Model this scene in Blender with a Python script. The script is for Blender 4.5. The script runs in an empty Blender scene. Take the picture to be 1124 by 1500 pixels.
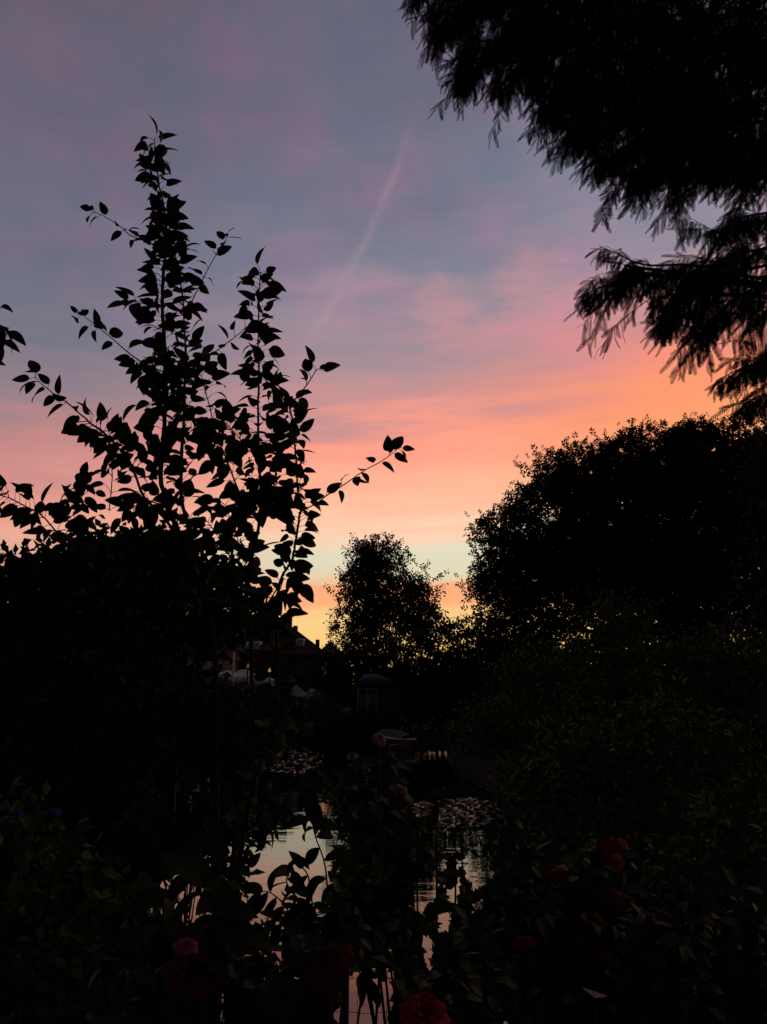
import bpy, math, random
import numpy as np
random.seed(7)
rng = np.random.default_rng(7)
R = math.radians
scene = bpy.context.scene
COL = scene.collection

# ------------------------------------------------------------------ camera
F = 1177.0                      # focal length in photo pixels (photo 1124 x 1500)
PITCH = R(12.9)
EYE = np.array([0.0, 0.0, 2.4])
cam_d = bpy.data.cameras.new("camera")
cam_d.sensor_fit = 'VERTICAL'
cam_d.sensor_height = 36.0
cam_d.lens = 36.0 * F / 1500.0
cam_d.clip_start = 0.05
cam_d.clip_end = 3000
cam = bpy.data.objects.new("camera", cam_d)
cam.location = EYE
cam.rotation_euler = (R(90) + PITCH, 0, 0)
COL.objects.link(cam)
scene.camera = cam

# ------------------------------------------------------------------ view
scene.view_settings.view_transform = 'Standard'
scene.view_settings.look = 'None'
scene.view_settings.gamma = 1
scene.view_settings.exposure = 0
scene.view_settings.use_curve_mapping = False
scene.cycles.max_bounces = 5
scene.cycles.diffuse_bounces = 2
scene.cycles.glossy_bounces = 3

# ------------------------------------------------------------------ sky
def lin(c):
    return tuple(((v / 255.0 + 0.055) / 1.055) ** 2.4 if v > 10 else v / 255 / 12.92 for v in c)

class NG:
    """tiny helper for node graphs"""
    def __init__(s, tree):
        s.t = tree; s.n = tree.nodes; s.l = tree.links
    def new(s, kind, **kw):
        n = s.n.new(kind)
        for k, v in kw.items(): setattr(n, k, v)
        return n
    def put(s, sock, v):
        if v is None: return
        if hasattr(v, 'is_output') or isinstance(v, bpy.types.NodeSocket): s.l.new(v, sock)
        else: sock.default_value = v
    def math(s, op, a, b=None, c=None, clamp=False):
        n = s.new('ShaderNodeMath', operation=op); n.use_clamp = clamp
        s.put(n.inputs[0], a); s.put(n.inputs[1], b); s.put(n.inputs[2], c)
        return n.outputs[0]
    def maprange(s, v, a, b, c=0.0, d=1.0, smooth=True):
        n = s.new('ShaderNodeMapRange'); n.interpolation_type = 'SMOOTHSTEP' if smooth else 'LINEAR'
        s.put(n.inputs['Value'], v); s.put(n.inputs['From Min'], a); s.put(n.inputs['From Max'], b)
        s.put(n.inputs['To Min'], c); s.put(n.inputs['To Max'], d)
        return n.outputs['Result']
    def mix(s, f, a, b, mode='MIX'):
        n = s.new('ShaderNodeMix', data_type='RGBA', blend_type=mode)
        s.put(n.inputs[0], f); s.put(n.inputs[6], a); s.put(n.inputs[7], b)
        return n.outputs[2]
    def noise(s, vec, scale, detail=3, rough=0.5, dist=0.0):
        n = s.new('ShaderNodeTexNoise')
        s.put(n.inputs['Vector'], vec); n.inputs['Scale'].default_value = scale
        n.inputs['Detail'].default_value = detail; n.inputs['Roughness'].default_value = rough
        n.inputs['Distortion'].default_value = dist
        return n.outputs['Fac']
    def ramp(s, f, stops, interp='LINEAR'):
        n = s.new('ShaderNodeValToRGB'); cr = n.color_ramp; cr.interpolation = interp
        while len(cr.elements) > 1: cr.elements.remove(cr.elements[0])
        cr.elements[0].position = stops[0][0]; cr.elements[0].color = (*stops[0][1], 1)
        for p, c in stops[1:]:
            e = cr.elements.new(p); e.color = (*c, 1)
        s.put(n.inputs[0], f)
        return n.outputs[0]

world = bpy.data.worlds.new("World"); scene.world = world
world.use_nodes = True
g = NG(world.node_tree); g.n.clear()
tc = g.new('ShaderNodeTexCoord').outputs['Generated']
sep = g.new('ShaderNodeSeparateXYZ'); g.l.new(tc, sep.inputs[0])
DX, DY, DZ = sep.outputs
elev = g.math('MULTIPLY', g.math('ARCSINE', DZ), 180 / math.pi)
azim = g.math('MULTIPLY', g.math('ARCTAN2', DX, DY), 180 / math.pi)
def vec(x, y, z=0.0):
    n = g.new('ShaderNodeCombineXYZ'); g.put(n.inputs[0], x); g.put(n.inputs[1], y); g.put(n.inputs[2], z); return n.outputs[0]
def sub5(n): return g.math('SUBTRACT', n, 0.5)
# streaky bands low down, wider soft patches higher up
vs = vec(g.math('MULTIPLY', azim, 0.016), g.math('MULTIPLY', elev, 0.10), 3.1)
vp = vec(g.math('MULTIPLY', azim, 0.075), g.math('MULTIPLY', elev, 0.10), 0.0)
streak = g.noise(vs, 3.0, 4, 0.55)
patch = g.noise(vp, 1.35, 4, 0.5, 0.3)
patch2 = g.noise(vec(g.math('MULTIPLY', azim, 0.05), g.math('MULTIPLY', elev, 0.16), 9.0), 2.2, 5, 0.58, 0.4)
amp = g.maprange(elev, 2.0, 26.0, 1.6, 8.0)
e2 = g.math('ADD', elev, g.math('MULTIPLY', sub5(streak), amp))
e2 = g.math('ADD', e2, g.math('MULTIPLY', sub5(patch2), g.math('MULTIPLY', amp, 0.55)))
streak2 = g.noise(vec(g.math('MULTIPLY', azim, 0.03), g.math('MULTIPLY', g.math('SUBTRACT', elev, g.math('MULTIPLY', azim, 0.05)), 0.42), 5.0), 2.2, 5, 0.6)
e2 = g.math('ADD', e2, g.math('MULTIPLY', sub5(streak2), g.maprange(elev, 3.0, 22.0, 2.6, 4.6)))
tilt = g.maprange(elev, 3.0, 20.0, 0.035, 0.085)
e2 = g.math('SUBTRACT', e2, g.math('MULTIPLY', g.math('MINIMUM', g.math('MAXIMUM', azim, -40), 40), tilt))
f = g.math('DIVIDE', e2, 60.0, clamp=True)
def stops(lst): return [(e / 60.0, lin(c)) for e, c in lst]
centre = g.ramp(f, stops([(0, (250, 196, 105)), (3.3, (255, 206, 120)), (5.3, (252, 212, 142)), (6.6, (255, 178, 125)), (8.0, (255, 176, 130)),
    (9.0, (228, 218, 186)), (10.2, (228, 222, 194)), (11.3, (255, 212, 180)), (13.0, (255, 190, 156)), (15.3, (255, 176, 146)), (18.0, (255, 160, 138)),
    (20.0, (206, 148, 146)), (22.5, (182, 146, 150)), (26, (158, 140, 152)), (29, (134, 130, 148)), (34, (120, 117, 137)), (40, (111, 107, 126)), (46, (102, 102, 121)), (60, (48, 52, 72))]))
left = g.ramp(f, stops([(0, (225, 165, 110)), (3.3, (240, 180, 115)), (5.3, (245, 180, 125)), (6.6, (240, 150, 120)), (8.0, (228, 160, 135)),
    (9.5, (222, 170, 145)), (11.3, (236, 172, 152)), (13.0, (234, 160, 142)), (15.3, (218, 150, 140)), (18.0, (196, 136, 136)),
    (20.0, (163, 132, 136)), (22.5, (146, 128, 139)), (26, (122, 119, 134)), (29, (114, 114, 131)), (34, (111, 106, 125)), (40, (105, 99, 117)), (46, (100, 95, 111)), (60, (45, 48, 66))]))
right = g.ramp(f, stops([(0, (255, 195, 90)), (3.3, (255, 205, 110)), (5.3, (252, 220, 145)), (6.6, (255, 196, 130)), (8.0, (255, 170, 112)),
    (9.0, (228, 222, 190)), (10.2, (222, 226, 200)), (11.3, (255, 212, 172)), (13.0, (255, 178, 130)), (15.5, (255, 165, 112)), (18.5, (255, 156, 112)),
    (20.5, (246, 148, 126)), (22.6, (216, 144, 140)), (25, (190, 146, 152)), (28.5, (154, 141, 156)), (34, (128, 131, 150)), (40, (116, 120, 138)), (46, (110, 110, 128)), (60, (50, 56, 76))]))
fl = g.maprange(azim, -2.0, -24.0); fr = g.maprange(azim, 2.0, 22.0)
sky = g.mix(fl, centre, left); sky = g.mix(fr, sky, right)
# mauve-pink patches over blue-grey, high up
fine = g.noise(vp, 3.6, 3, 0.5, 0.2)
hi = g.math('MULTIPLY', g.maprange(elev, 21.0, 27.0), g.maprange(elev, 58.0, 46.0))
pk = g.math('MULTIPLY', g.maprange(g.math('ADD', g.math('MULTIPLY', patch, 0.7), g.math('MULTIPLY', fine, 0.3)), 0.46, 0.62), hi)
bl = g.math('MULTIPLY', g.maprange(g.math('ADD', g.math('MULTIPLY', patch, 0.7), g.math('MULTIPLY', fine, 0.3)), 0.52, 0.38), hi)
sky = g.mix(g.math('MULTIPLY', pk, 0.62), sky, g.mix(1.0, sky, (1.42, 0.98, 1.10, 1), 'MULTIPLY'))
sky = g.mix(g.math('MULTIPLY', bl, 0.36), sky, g.mix(1.0, sky, (0.72, 0.98, 1.04, 1), 'MULTIPLY'))
# the lit pink cloud tuft right of the middle
def blob(a0, e0, ra, re):
    da = g.math('DIVIDE', g.math('SUBTRACT', azim, a0), ra); de = g.math('DIVIDE', g.math('SUBTRACT', elev, e0), re)
    q = g.math('ADD', g.math('MULTIPLY', da, da), g.math('MULTIPLY', de, de))
    q = g.math('ADD', q, g.math('MULTIPLY', sub5(patch2), 4.5))
    return g.maprange(q, 1.3, -0.6)
for a0, e0, ra, re, s_, c_ in ((11.5, 28.6, 3.6, 2.2, 0.38, (225, 150, 150)), (4.5, 27.2, 3.2, 1.6, 0.5, (208, 148, 152)),
                              (7.5, 25.2, 5.5, 1.3, 0.55, (220, 148, 150)), (-2, 28.8, 4, 1.3, 0.25, (190, 150, 158))):
    sky = g.mix(g.math('MULTIPLY', blob(a0, e0, ra, re), s_), sky, (*lin(c_), 1))
# vapour trail: from (605,190) down to (465,490) in the photo
def azel(x, y):
    d = np.array([x - 562, 0, 0.0]); v = 750 - y
    d = np.array([x - 562, F * math.cos(PITCH) - v * math.sin(PITCH), F * math.sin(PITCH) + v * math.cos(PITCH)])
    d /= np.linalg.norm(d)
    return math.degrees(math.atan2(d[0], d[1])), math.degrees(math.asin(d[2])), d
dA = azel(607, 170)[2]; dM = azel(546, 330)[2]; dB = azel(440, 520)[2]
nrm = np.cross(dA, dB); nrm /= np.linalg.norm(nrm)
def dot(v):
    n = g.new('ShaderNodeVectorMath', operation='DOT_PRODUCT'); g.l.new(tc, n.inputs[0]); n.inputs[1].default_value = tuple(v); return n.outputs['Value']
dist = g.math('ADD', dot(nrm), g.math('MULTIPLY', sub5(patch2), 0.010))
along = g.maprange(elev, azel(440, 520)[1], azel(607, 170)[1], 0, 1, False)
bow = g.math('MULTIPLY', g.math('MULTIPLY', along, g.math('SUBTRACT', 1.0, along)), 4 * float(np.dot(dM / np.linalg.norm(dM), nrm)))
dist = g.math('ABSOLUTE', g.math('SUBTRACT', dist, bow))
wid = g.maprange(along, 0.0, 1.0, 0.013, 0.007, False)
tr = g.maprange(g.math('DIVIDE', dist, wid), 1.0, 0.0)
tr = g.math('MULTIPLY', tr, g.math('MULTIPLY', g.maprange(along, -0.12, 0.15), g.maprange(along, 1.02, 0.75)))
tr = g.math('MULTIPLY', tr, g.maprange(DY, 0.0, 0.1))
sky = g.mix(g.math('MULTIPLY', g.math('MULTIPLY', tr, g.maprange(g.noise(tc, 30.0, 4, 0.6), 0.3, 0.65, 0.45, 1.0)), 0.16), sky, (*lin((205, 165, 165)), 1))
# the dusk side of the sky, behind and overhead, with the real sky model underneath
nishita = g.new('ShaderNodeTexSky', sky_type='NISHITA'); nishita.sun_disc = False
nishita.sun_elevation = R(0.5); nishita.sun_rotation = R(8)
nis = g.mix(1.0, nishita.outputs[0], (0.05, 0.05, 0.05, 1), 'MULTIPLY')
cosw = g.math('ADD', g.math('MULTIPLY', DY, math.cos(R(8))), g.math('MULTIPLY', DX, math.sin(R(8))))
east = g.maprange(cosw, 0.62, -0.25)
dusk = g.mix(0.92, nis, (0.022, 0.024, 0.032, 1))
sky = g.mix(east, sky, dusk)
sky = g.mix(g.maprange(elev, -0.5, -3.0), sky, (0.004, 0.004, 0.004, 1))
bg = g.new('ShaderNodeBackground'); g.l.new(sky, bg.inputs[0]); bg.inputs[1].default_value = 1.0
wo = g.new('ShaderNodeOutputWorld'); g.l.new(bg.outputs[0], wo.inputs[0])

# the sun has just gone below the roofs: almost nothing left of it
sun_d = bpy.data.lights.new("sun", 'SUN'); sun_d.energy = 0.02; sun_d.angle = R(12); sun_d.color = (1, 0.62, 0.40)
sun = bpy.data.objects.new("sun", sun_d); COL.objects.link(sun)
sun.rotation_euler = (R(89.0), 0, R(180 - 8)); sun.location = (6, 60, 30)

# ------------------------------------------------------------------ helpers
def P(x, y, Y):
    """photo pixel (x, y) at forward distance Y (metres) -> world point"""
    v = 750 - y
    d = np.array([x - 562, F * math.cos(PITCH) - v * math.sin(PITCH), F * math.sin(PITCH) + v * math.cos(PITCH)])
    return EYE + d * (Y / d[1])
def onz(x, y, z=0.0):
    v = 750 - y
    d = np.array([x - 562, F * math.cos(PITCH) - v * math.sin(PITCH), F * math.sin(PITCH) + v * math.cos(PITCH)])
    return EYE + d * ((z - EYE[2]) / d[2])
def project(p):
    q = p - EYE
    fw = q[:, 1] * math.cos(PITCH) + q[:, 2] * math.sin(PITCH)
    up = -q[:, 1] * math.sin(PITCH) + q[:, 2] * math.cos(PITCH)
    return np.stack([562 + F * q[:, 0] / fw, 750 - F * up / fw], 1)
def inpoly(px, poly):
    inside = np.zeros(len(px), bool); n = len(poly)
    for i in range(n):
        x1, y1 = poly[i]; x2, y2 = poly[(i + 1) % n]
        c = ((y1 > px[:, 1]) != (y2 > px[:, 1])) & (px[:, 0] < (x2 - x1) * (px[:, 1] - y1) / ((y2 - y1) or 1e-9) + x1)
        inside ^= c
    return inside

def mat(name, col, rough=0.6, spec=0.3, var=0.25, scale=8.0, bump=0.0, emit=None, col2=None, metal=0.0, perobj=0.0):
    m = bpy.data.materials.new(name); m.use_nodes = True
    q = NG(m.node_tree); b = q.n['Principled BSDF']
    b.inputs['Roughness'].default_value = rough
    b.inputs['Specular IOR Level'].default_value = spec
    b.inputs['Metallic'].default_value = metal
    co = q.new('ShaderNodeTexCoord').outputs['Object']
    nz = q.noise(co, scale, 4, 0.6)
    c2 = col2 or tuple(c * (1 - var) for c in col)
    base = q.mix(q.maprange(nz, 0.35, 0.65), (*col, 1), (*c2, 1))
    if perobj:
        ri = q.new('ShaderNodeObjectInfo').outputs['Random']
        base = q.mix(q.math('MULTIPLY', ri, perobj), base, (*[c * 0.4 for c in col], 1))
    q.l.new(base, b.inputs['Base Color'])
    if bump:
        bn = q.new('ShaderNodeBump'); bn.inputs['Strength'].default_value = bump; bn.inputs['Distance'].default_value = 0.02
        q.l.new(q.noise(co, scale * 4, 3), bn.inputs['Height']); q.l.new(bn.outputs[0], b.inputs['Normal'])
    if emit:
        b.inputs['Emission Color'].default_value = (*emit[0], 1); b.inputs['Emission Strength'].default_value = emit[1]
    return m
M = dict(
    leaf=mat('pear leaf', (0.030, 0.048, 0.016), 0.75, 0.10, scale=20),
    leaf2=mat('hedge leaf', (0.022, 0.045, 0.012), 0.75, 0.08, scale=6, col2=(0.04, 0.06, 0.015)),
    leaf3=mat('shrub leaf', (0.068, 0.095, 0.036), 0.75, 0.10, scale=3, col2=(0.10, 0.12, 0.04)),
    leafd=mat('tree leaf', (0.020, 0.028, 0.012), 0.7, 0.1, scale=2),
    rose_leaf=mat('rose leaf', (0.024, 0.042, 0.016), 0.6, 0.14, scale=15),
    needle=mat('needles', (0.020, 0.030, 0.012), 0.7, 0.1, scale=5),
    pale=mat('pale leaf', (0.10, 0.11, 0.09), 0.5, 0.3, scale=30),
    bark=mat('bark', (0.035, 0.027, 0.022), 0.85, 0.1, scale=25, bump=0.5),
    stem=mat('green stem', (0.035, 0.04, 0.02), 0.7, 0.2, scale=20),
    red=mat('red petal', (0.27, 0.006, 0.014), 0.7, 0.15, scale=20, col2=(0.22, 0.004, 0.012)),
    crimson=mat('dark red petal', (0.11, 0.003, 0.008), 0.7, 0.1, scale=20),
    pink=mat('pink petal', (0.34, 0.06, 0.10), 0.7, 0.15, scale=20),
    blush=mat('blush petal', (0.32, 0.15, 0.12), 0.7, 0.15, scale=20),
    blue=mat('blue petal', (0.04, 0.07, 0.25), 0.7, 0.15, scale=20),
    soil=mat('soil and grass', (0.022, 0.026, 0.014), 0.95, 0.05, scale=3, bump=0.5, col2=(0.030, 0.022, 0.015)),
    tile=mat('roof tile', (0.11, 0.065, 0.055), 0.8, 0.1, scale=3, col2=(0.05, 0.032, 0.03)),
    tileblue=mat('slate', (0.045, 0.05, 0.062), 0.7, 0.2, scale=4),
    brick=mat('brick', (0.06, 0.032, 0.027), 0.9, 0.1, scale=6),
    render=mat('pale render', (0.20, 0.20, 0.23), 0.9, 0.1, scale=4),
    white=mat('white paint', (0.72, 0.70, 0.70), 0.5, 0.3, scale=6, var=0.12),
    canvas=mat('white canvas', (0.62, 0.55, 0.56), 0.8, 0.1, scale=4, var=0.15),
    sand=mat('beige canvas', (0.34, 0.31, 0.24), 0.85, 0.1, scale=5, var=0.2),
    navy=mat('navy boards', (0.018, 0.017, 0.035), 0.7, 0.2, scale=6),
    wood=mat('stained wood', (0.09, 0.048, 0.03), 0.75, 0.2, scale=10),
    greywood=mat('weathered wood', (0.10, 0.095, 0.09), 0.8, 0.1, scale=10),
    cane=mat('cane', (0.30, 0.27, 0.20), 0.6, 0.2, scale=20),
    panel=mat('blue grey panel', (0.20, 0.24, 0.32), 0.6, 0.2, scale=5, var=0.15),
    teal=mat('green boat cover', (0.022, 0.10, 0.075), 0.7, 0.2, scale=6),
    hull=mat('red hull', (0.07, 0.016, 0.014), 0.5, 0.3, scale=5),
    glass=mat('window glass', (0.05, 0.055, 0.065), 0.08, 0.6, scale=2, var=0.1),
    lamp=mat('lit lamp glass', (0.8, 0.6, 0.3), 0.4, 0.3, scale=2, emit=((1, 0.62, 0.20), 0.35)),
    lampdim=mat('dim lamp glass', (0.7, 0.5, 0.2), 0.4, 0.3, scale=2, emit=((1, 0.62, 0.20), 0.08)),
    wire=mat('galvanised wire', (0.10, 0.10, 0.10), 0.5, 0.4, scale=10),
    lily=mat('lily pad', (0.050, 0.060, 0.035), 0.28, 0.6, scale=3, perobj=0.5),
)

class MB:
    """mesh accumulator: vertex blocks and faces grouped by corner count"""
    def __init__(s): s.v = []; s.n = 0; s.f = {}
    def add(s, verts, faces):
        verts = np.asarray(verts, float)
        if isinstance(faces, np.ndarray): groups = [faces]
        else:
            d = {}
            for q in faces: d.setdefault(len(q), []).append(q)
            groups = [np.array(v) for v in d.values()]
        for a in groups:
            if len(a): s.f.setdefault(a.shape[1], []).append(a + s.n)
        s.v.append(verts); s.n += len(verts); return s
    def box(s, lo, hi, rz=0.0, piv=None):
        x0, y0, z0 = lo; x1, y1, z1 = hi
        v = np.array([(x0, y0, z0), (x1, y0, z0), (x1, y1, z0), (x0, y1, z0), (x0, y0, z1), (x1, y0, z1), (x1, y1, z1), (x0, y1, z1)], float)
        if rz:
            c = np.array(piv if piv is not None else v.mean(0)); r = v - c
            v = np.stack([r[:, 0] * math.cos(rz) - r[:, 1] * math.sin(rz), r[:, 0] * math.sin(rz) + r[:, 1] * math.cos(rz), r[:, 2]], 1) + c
        return s.add(v, np.array([(0, 3, 2, 1), (4, 5, 6, 7), (0, 1, 5, 4), (1, 2, 6, 5), (2, 3, 7, 6), (3, 0, 4, 7)]))
    def tube(s, pts, r0, r1=None, sides=6, pw=1.0):
        pts = np.asarray(pts, float); n = len(pts)
        if r1 is None: r1 = r0
        t = np.gradient(pts, axis=0); t /= np.linalg.norm(t, axis=1)[:, None] + 1e-12
        a = np.cross(t, np.array([0.13, 0.97, 0.2])); bad = np.linalg.norm(a, axis=1) < 0.05
        a[bad] = np.cross(t[bad], [1, 0, 0]); a /= np.linalg.norm(a, axis=1)[:, None]; b = np.cross(t, a)
        r = r0 + (r1 - r0) * np.linspace(0, 1, n) ** pw
        th = np.arange(sides) * 2 * math.pi / sides
        ring = a[:, None, :] * np.cos(th)[None, :, None] + b[:, None, :] * np.sin(th)[None, :, None]
        v = (pts[:, None, :] + ring * r[:, None, None]).reshape(-1, 3)
        i = np.arange(n - 1)[:, None] * sides; j = np.arange(sides)[None, :]; k = (j + 1) % sides
        f_ = np.stack([i + j, i + k, i + sides + k, i + sides + j], -1).reshape(-1, 4)
        s.add(v, f_); m0 = s.n - len(v)
        s.f.setdefault(sides, []).append(np.array([np.arange(sides)[::-1] + m0, np.arange(sides) + m0 + (n - 1) * sides]))
        return s
    def build(s, name, m, parent=None, smooth=False, origin=None):
        me = bpy.data.meshes.new(name)
        v = np.concatenate(s.v)
        if parent is not None: v = v - world_loc(parent)
        elif origin is not None: v = v - np.array(origin)
        me.vertices.add(len(v)); me.vertices.foreach_set('co', v.astype(np.float32).ravel())
        loops, starts, tot = [], [], 0
        for k, arrs in s.f.items():
            a = np.concatenate(arrs); loops.append(a.ravel()); starts.append(tot + np.arange(len(a)) * k); tot += a.size
        loops = np.concatenate(loops); starts = np.concatenate(starts)
        me.loops.add(len(loops)); me.loops.foreach_set('vertex_index', loops.astype(np.int32))
        me.polygons.add(len(starts)); me.polygons.foreach_set('loop_start', starts.astype(np.int32))
        me.update(calc_edges=True); me.validate()
        if smooth: me.polygons.foreach_set('use_smooth', np.ones(len(me.polygons), bool))
        me.materials.append(m)
        o = bpy.data.objects.new(name, me); COL.objects.link(o)
        if parent is not None: o.parent = parent
        elif origin is not None: o.location = tuple(origin)
        return o

def world_loc(o):
    w = np.array(o.location[:])
    while o.parent is not None: o = o.parent; w = w + np.array(o.location[:])
    return w
def thing(name, loc, label, cat, group=None):
    o = bpy.data.objects.new(name, None); COL.objects.link(o); o.location = tuple(float(c) for c in loc)
    o.empty_display_size = 0.2
    o['label'] = label; o['category'] = cat
    if group: o['group'] = group
    return o
def copy_tree(o, parent=None):
    c = o.copy(); COL.objects.link(c)
    if parent is not None: c.parent = parent
    for ch in [k for k in bpy.data.objects if k.parent == o]: copy_tree(ch, c)
    return c

def unit(a): return a / (np.linalg.norm(a, axis=-1, keepdims=True) + 1e-12)
# leaf templates: (u along, v across, w out of plane), faces
def tpl_blade(n, shape, fold=0.18):
    vs_, fs = [], []
    for i in range(n + 1):
        u = i / n; w = shape(u)
        vs_ += [(u, -w, fold * w * 1.2), (u, 0, 0), (u, w, fold * w * 1.2)]
    for i in range(n):
        a = i * 3; fs += [(a, a + 1, a + 4, a + 3), (a + 1, a + 2, a + 5, a + 4)]
    return np.array(vs_, float), np.array(fs)
pear_shape = lambda u: 0.5 * (math.sin(math.pi * min(1, u) ** 0.78) ** 0.75) * (1 - 0.25 * u) if 0 < u < 1 else 0.012
lance_shape = lambda u: 0.5 * math.sin(math.pi * u ** 0.85) ** 0.9 if 0 < u < 1 else 0.01
T_FLAT = tpl_blade(8, pear_shape, 0.03)
T_PEAR = tpl_blade(8, pear_shape); T_LANCE = tpl_blade(8, lance_shape, 0.3); T_MID = tpl_blade(4, pear_shape)
T_LO = (np.array([(0, 0, 0), (0.45, -0.5, 0.1), (0.45, 0.5, 0.1), (1, 0, 0), (0.5, 0, -0.03)], float), np.array([(0, 4, 1), (1, 4, 3), (0, 2, 4), (4, 2, 3)]))
T_DIA = (np.array([(0, 0, 0), (0.42, -0.5, 0.06), (1, 0, 0), (0.42, 0.5, 0.06)], float), np.array([(0, 1, 2, 3)]))
def tpl_sprig():
    """a small spray of five leaves on one twig"""
    vs_, fs = [], []
    for k, (u0, ang, l) in enumerate(((0.1, 0.9, 0.42), (0.25, -0.9, 0.42), (0.45, 0.8, 0.4), (0.55, -0.75, 0.4), (0.62, 0.05, 0.4))):
        d = np.array([math.cos(ang), math.sin(ang)]); n_ = np.array([-d[1], d[0]]); b = len(vs_)
        for (a, c, w) in ((0, 0, 0), (0.45, -0.24, 0.05), (1, 0, -0.03), (0.45, 0.24, 0.05)):
            q = np.array([u0, 0]) + d * a * l + n_ * c * l; vs_.append((q[0], q[1], w + 0.05 * math.sin(k * 2.1)))
        fs.append((b, b + 1, b + 2, b + 3))
    b = len(vs_); vs_ += [(0, -0.012, 0), (0, 0.012, 0), (0.65, 0.006, 0), (0.65, -0.006, 0)]; fs.append((b, b + 1, b + 2, b + 3))
    return np.array(vs_, float), np.array(fs)
T_SPRIG = tpl_sprig()
def tpl_frond(n=10):
    """feathery needle frond: a rachis with two rows of narrow leaflets"""
    vs_, fs = [(0, -0.008, 0), (0, 0.008, 0), (1, 0.004, 0), (1, -0.004, 0)], [(0, 1, 2, 3)]
    for i in range(n):
        u = 0.06 + 0.92 * i / n; l = 0.125 * (math.sin(math.pi * (0.14 + 0.80 * i / n)) ** 0.6)
        for sg in (-1, 1):
            b = len(vs_); dx = 0.7 * l; w = 0.030
            vs_ += [(u - w, 0, 0), (u + dx - w * .5, sg * l, -0.03), (u + dx + w * .5, sg * l * .93, -0.03), (u + w, 0, 0)]
            fs.append((b, b + 1, b + 2, b + 3))
    return np.array(vs_, float), np.array(fs)
T_FROND = tpl_frond()
def leaves(mb, tpl, pos, dr, nr, L, W, bend=0.0):
    tv, tf = tpl; N = len(pos)
    if N == 0: return
    dr = unit(dr); sd = unit(np.cross(nr, dr)); nr = np.cross(dr, sd)
    L = np.broadcast_to(L, (N,)); W = np.broadcast_to(W, (N,)); bend = np.broadcast_to(bend, (N,))
    u = tv[:, 0]
    # curved midrib: rotate progressively towards -normal
    ang = bend[:, None] * u[None, :]
    uu = np.where(np.abs(bend[:, None]) > 1e-3, np.sin(ang) / np.where(np.abs(bend[:, None]) > 1e-3, bend[:, None], 1), u[None, :])
    ww = np.where(np.abs(bend[:, None]) > 1e-3, -(1 - np.cos(ang)) / np.where(np.abs(bend[:, None]) > 1e-3, bend[:, None], 1), 0)
    v = (pos[:, None, :] + dr[:, None, :] * (uu * L[:, None])[..., None] + sd[:, None, :] * (tv[None, :, 1] * W[:, None])[..., None]
         + nr[:, None, :] * (ww * L[:, None] + tv[None, :, 2] * W[:, None])[..., None])
    fs = tf[None] + (np.arange(N) * len(tv))[:, None, None]
    mb.add(v.reshape(-1, 3), fs.reshape(-1, tf.shape[1]))
def rand_unit(n): return unit(rng.normal(size=(n, 3)))
def smooth_line(pts, n):
    """Catmull-Rom through the points"""
    p = np.asarray(pts, float)
    if len(p) == 2: return p[0] + (p[1] - p[0]) * np.linspace(0, 1, n)[:, None]
    e = np.vstack([2 * p[0] - p[1], p, 2 * p[-1] - p[-2]]); seg = len(p) - 1; out = []
    for t in np.linspace(0, seg - 1e-6, n):
        i = int(t); u = t - i; a, b, c, d = e[i:i + 4]
        out.append(0.5 * ((2 * b) + (c - a) * u + (2 * a - 5 * b + 4 * c - d) * u * u + (-a + 3 * b - 3 * c + d) * u ** 3))
    return np.array(out)

# ------------------------------------------------------------------ setting: ground and water
def structure(o): o['kind'] = 'structure'; return o
def in_water(x, y):
    wl = -4.6 - 0.06 * y; wr = 1.9 + 0.030 * y + 0.5 * math.sin(y * 0.35)
    if y > 34: wr = min(wr, 3.0)
    yn = 3.7 + 0.15 * math.sin(x * 2.1); yf = 42 + 0.8 * math.sin(x * 0.6)
    return min(x - wl, wr - x, y - yn, yf - y)
xs = np.unique(np.concatenate([np.linspace(-14, 14, 113), np.linspace(-60, 60, 61), [-700, -300, -120, 120, 300, 700]]))
ys = np.unique(np.concatenate([np.linspace(-3, 12, 61), np.linspace(12, 60, 73), [-400, -120, -30, -8, 80, 120, 300, 800]]))
gv = []
for y in ys:
    for x in xs:
        d = in_water(x, y)
        base = 0.9 if y < 8 else 0.9 - 0.5 * min(1, (y - 8) / 10)
        z = base if d < -0.25 else (-0.7 if d > 0.25 else base + (-0.7 - base) * (d + 0.25) / 0.5)
        gv.append((x, y, z + (0.03 * math.sin(x * 3.1) * math.cos(y * 2.3) if d < 0 else 0)))
nx = len(xs); ii, jj = np.meshgrid(np.arange(len(ys) - 1), np.arange(nx - 1), indexing='ij')
gf = np.stack([ii * nx + jj, ii * nx + jj + 1, (ii + 1) * nx + jj + 1, (ii + 1) * nx + jj], -1).reshape(-1, 4)
structure(MB().add(gv, gf).build('ground', M['soil'], smooth=True))

wm = bpy.data.materials.new('canal water'); wm.use_nodes = True
q = NG(wm.node_tree); b = q.n['Principled BSDF']
b.inputs['Base Color'].default_value = (0.006, 0.008, 0.006, 1); b.inputs['Roughness'].default_value = 0.015; b.inputs['IOR'].default_value = 1.33
co = q.new('ShaderNodeTexCoord').outputs['Object']
mp = q.new('ShaderNodeMapping'); mp.inputs['Scale'].default_value = (0.45, 1.6, 1); q.l.new(co, mp.inputs[0])
mp2 = q.new('ShaderNodeMapping'); mp2.inputs['Scale'].default_value = (2.0, 9.0, 1); q.l.new(co, mp2.inputs[0])
h = q.math('ADD', q.math('MULTIPLY', q.noise(mp.outputs[0], 1.3, 2), 1.0), q.math('MULTIPLY', q.noise(mp2.outputs[0], 1.5, 2), 0.12))
bn = q.new('ShaderNodeBump'); bn.inputs['Strength'].default_value = 0.35; bn.inputs['Distance'].default_value = 0.012
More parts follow.
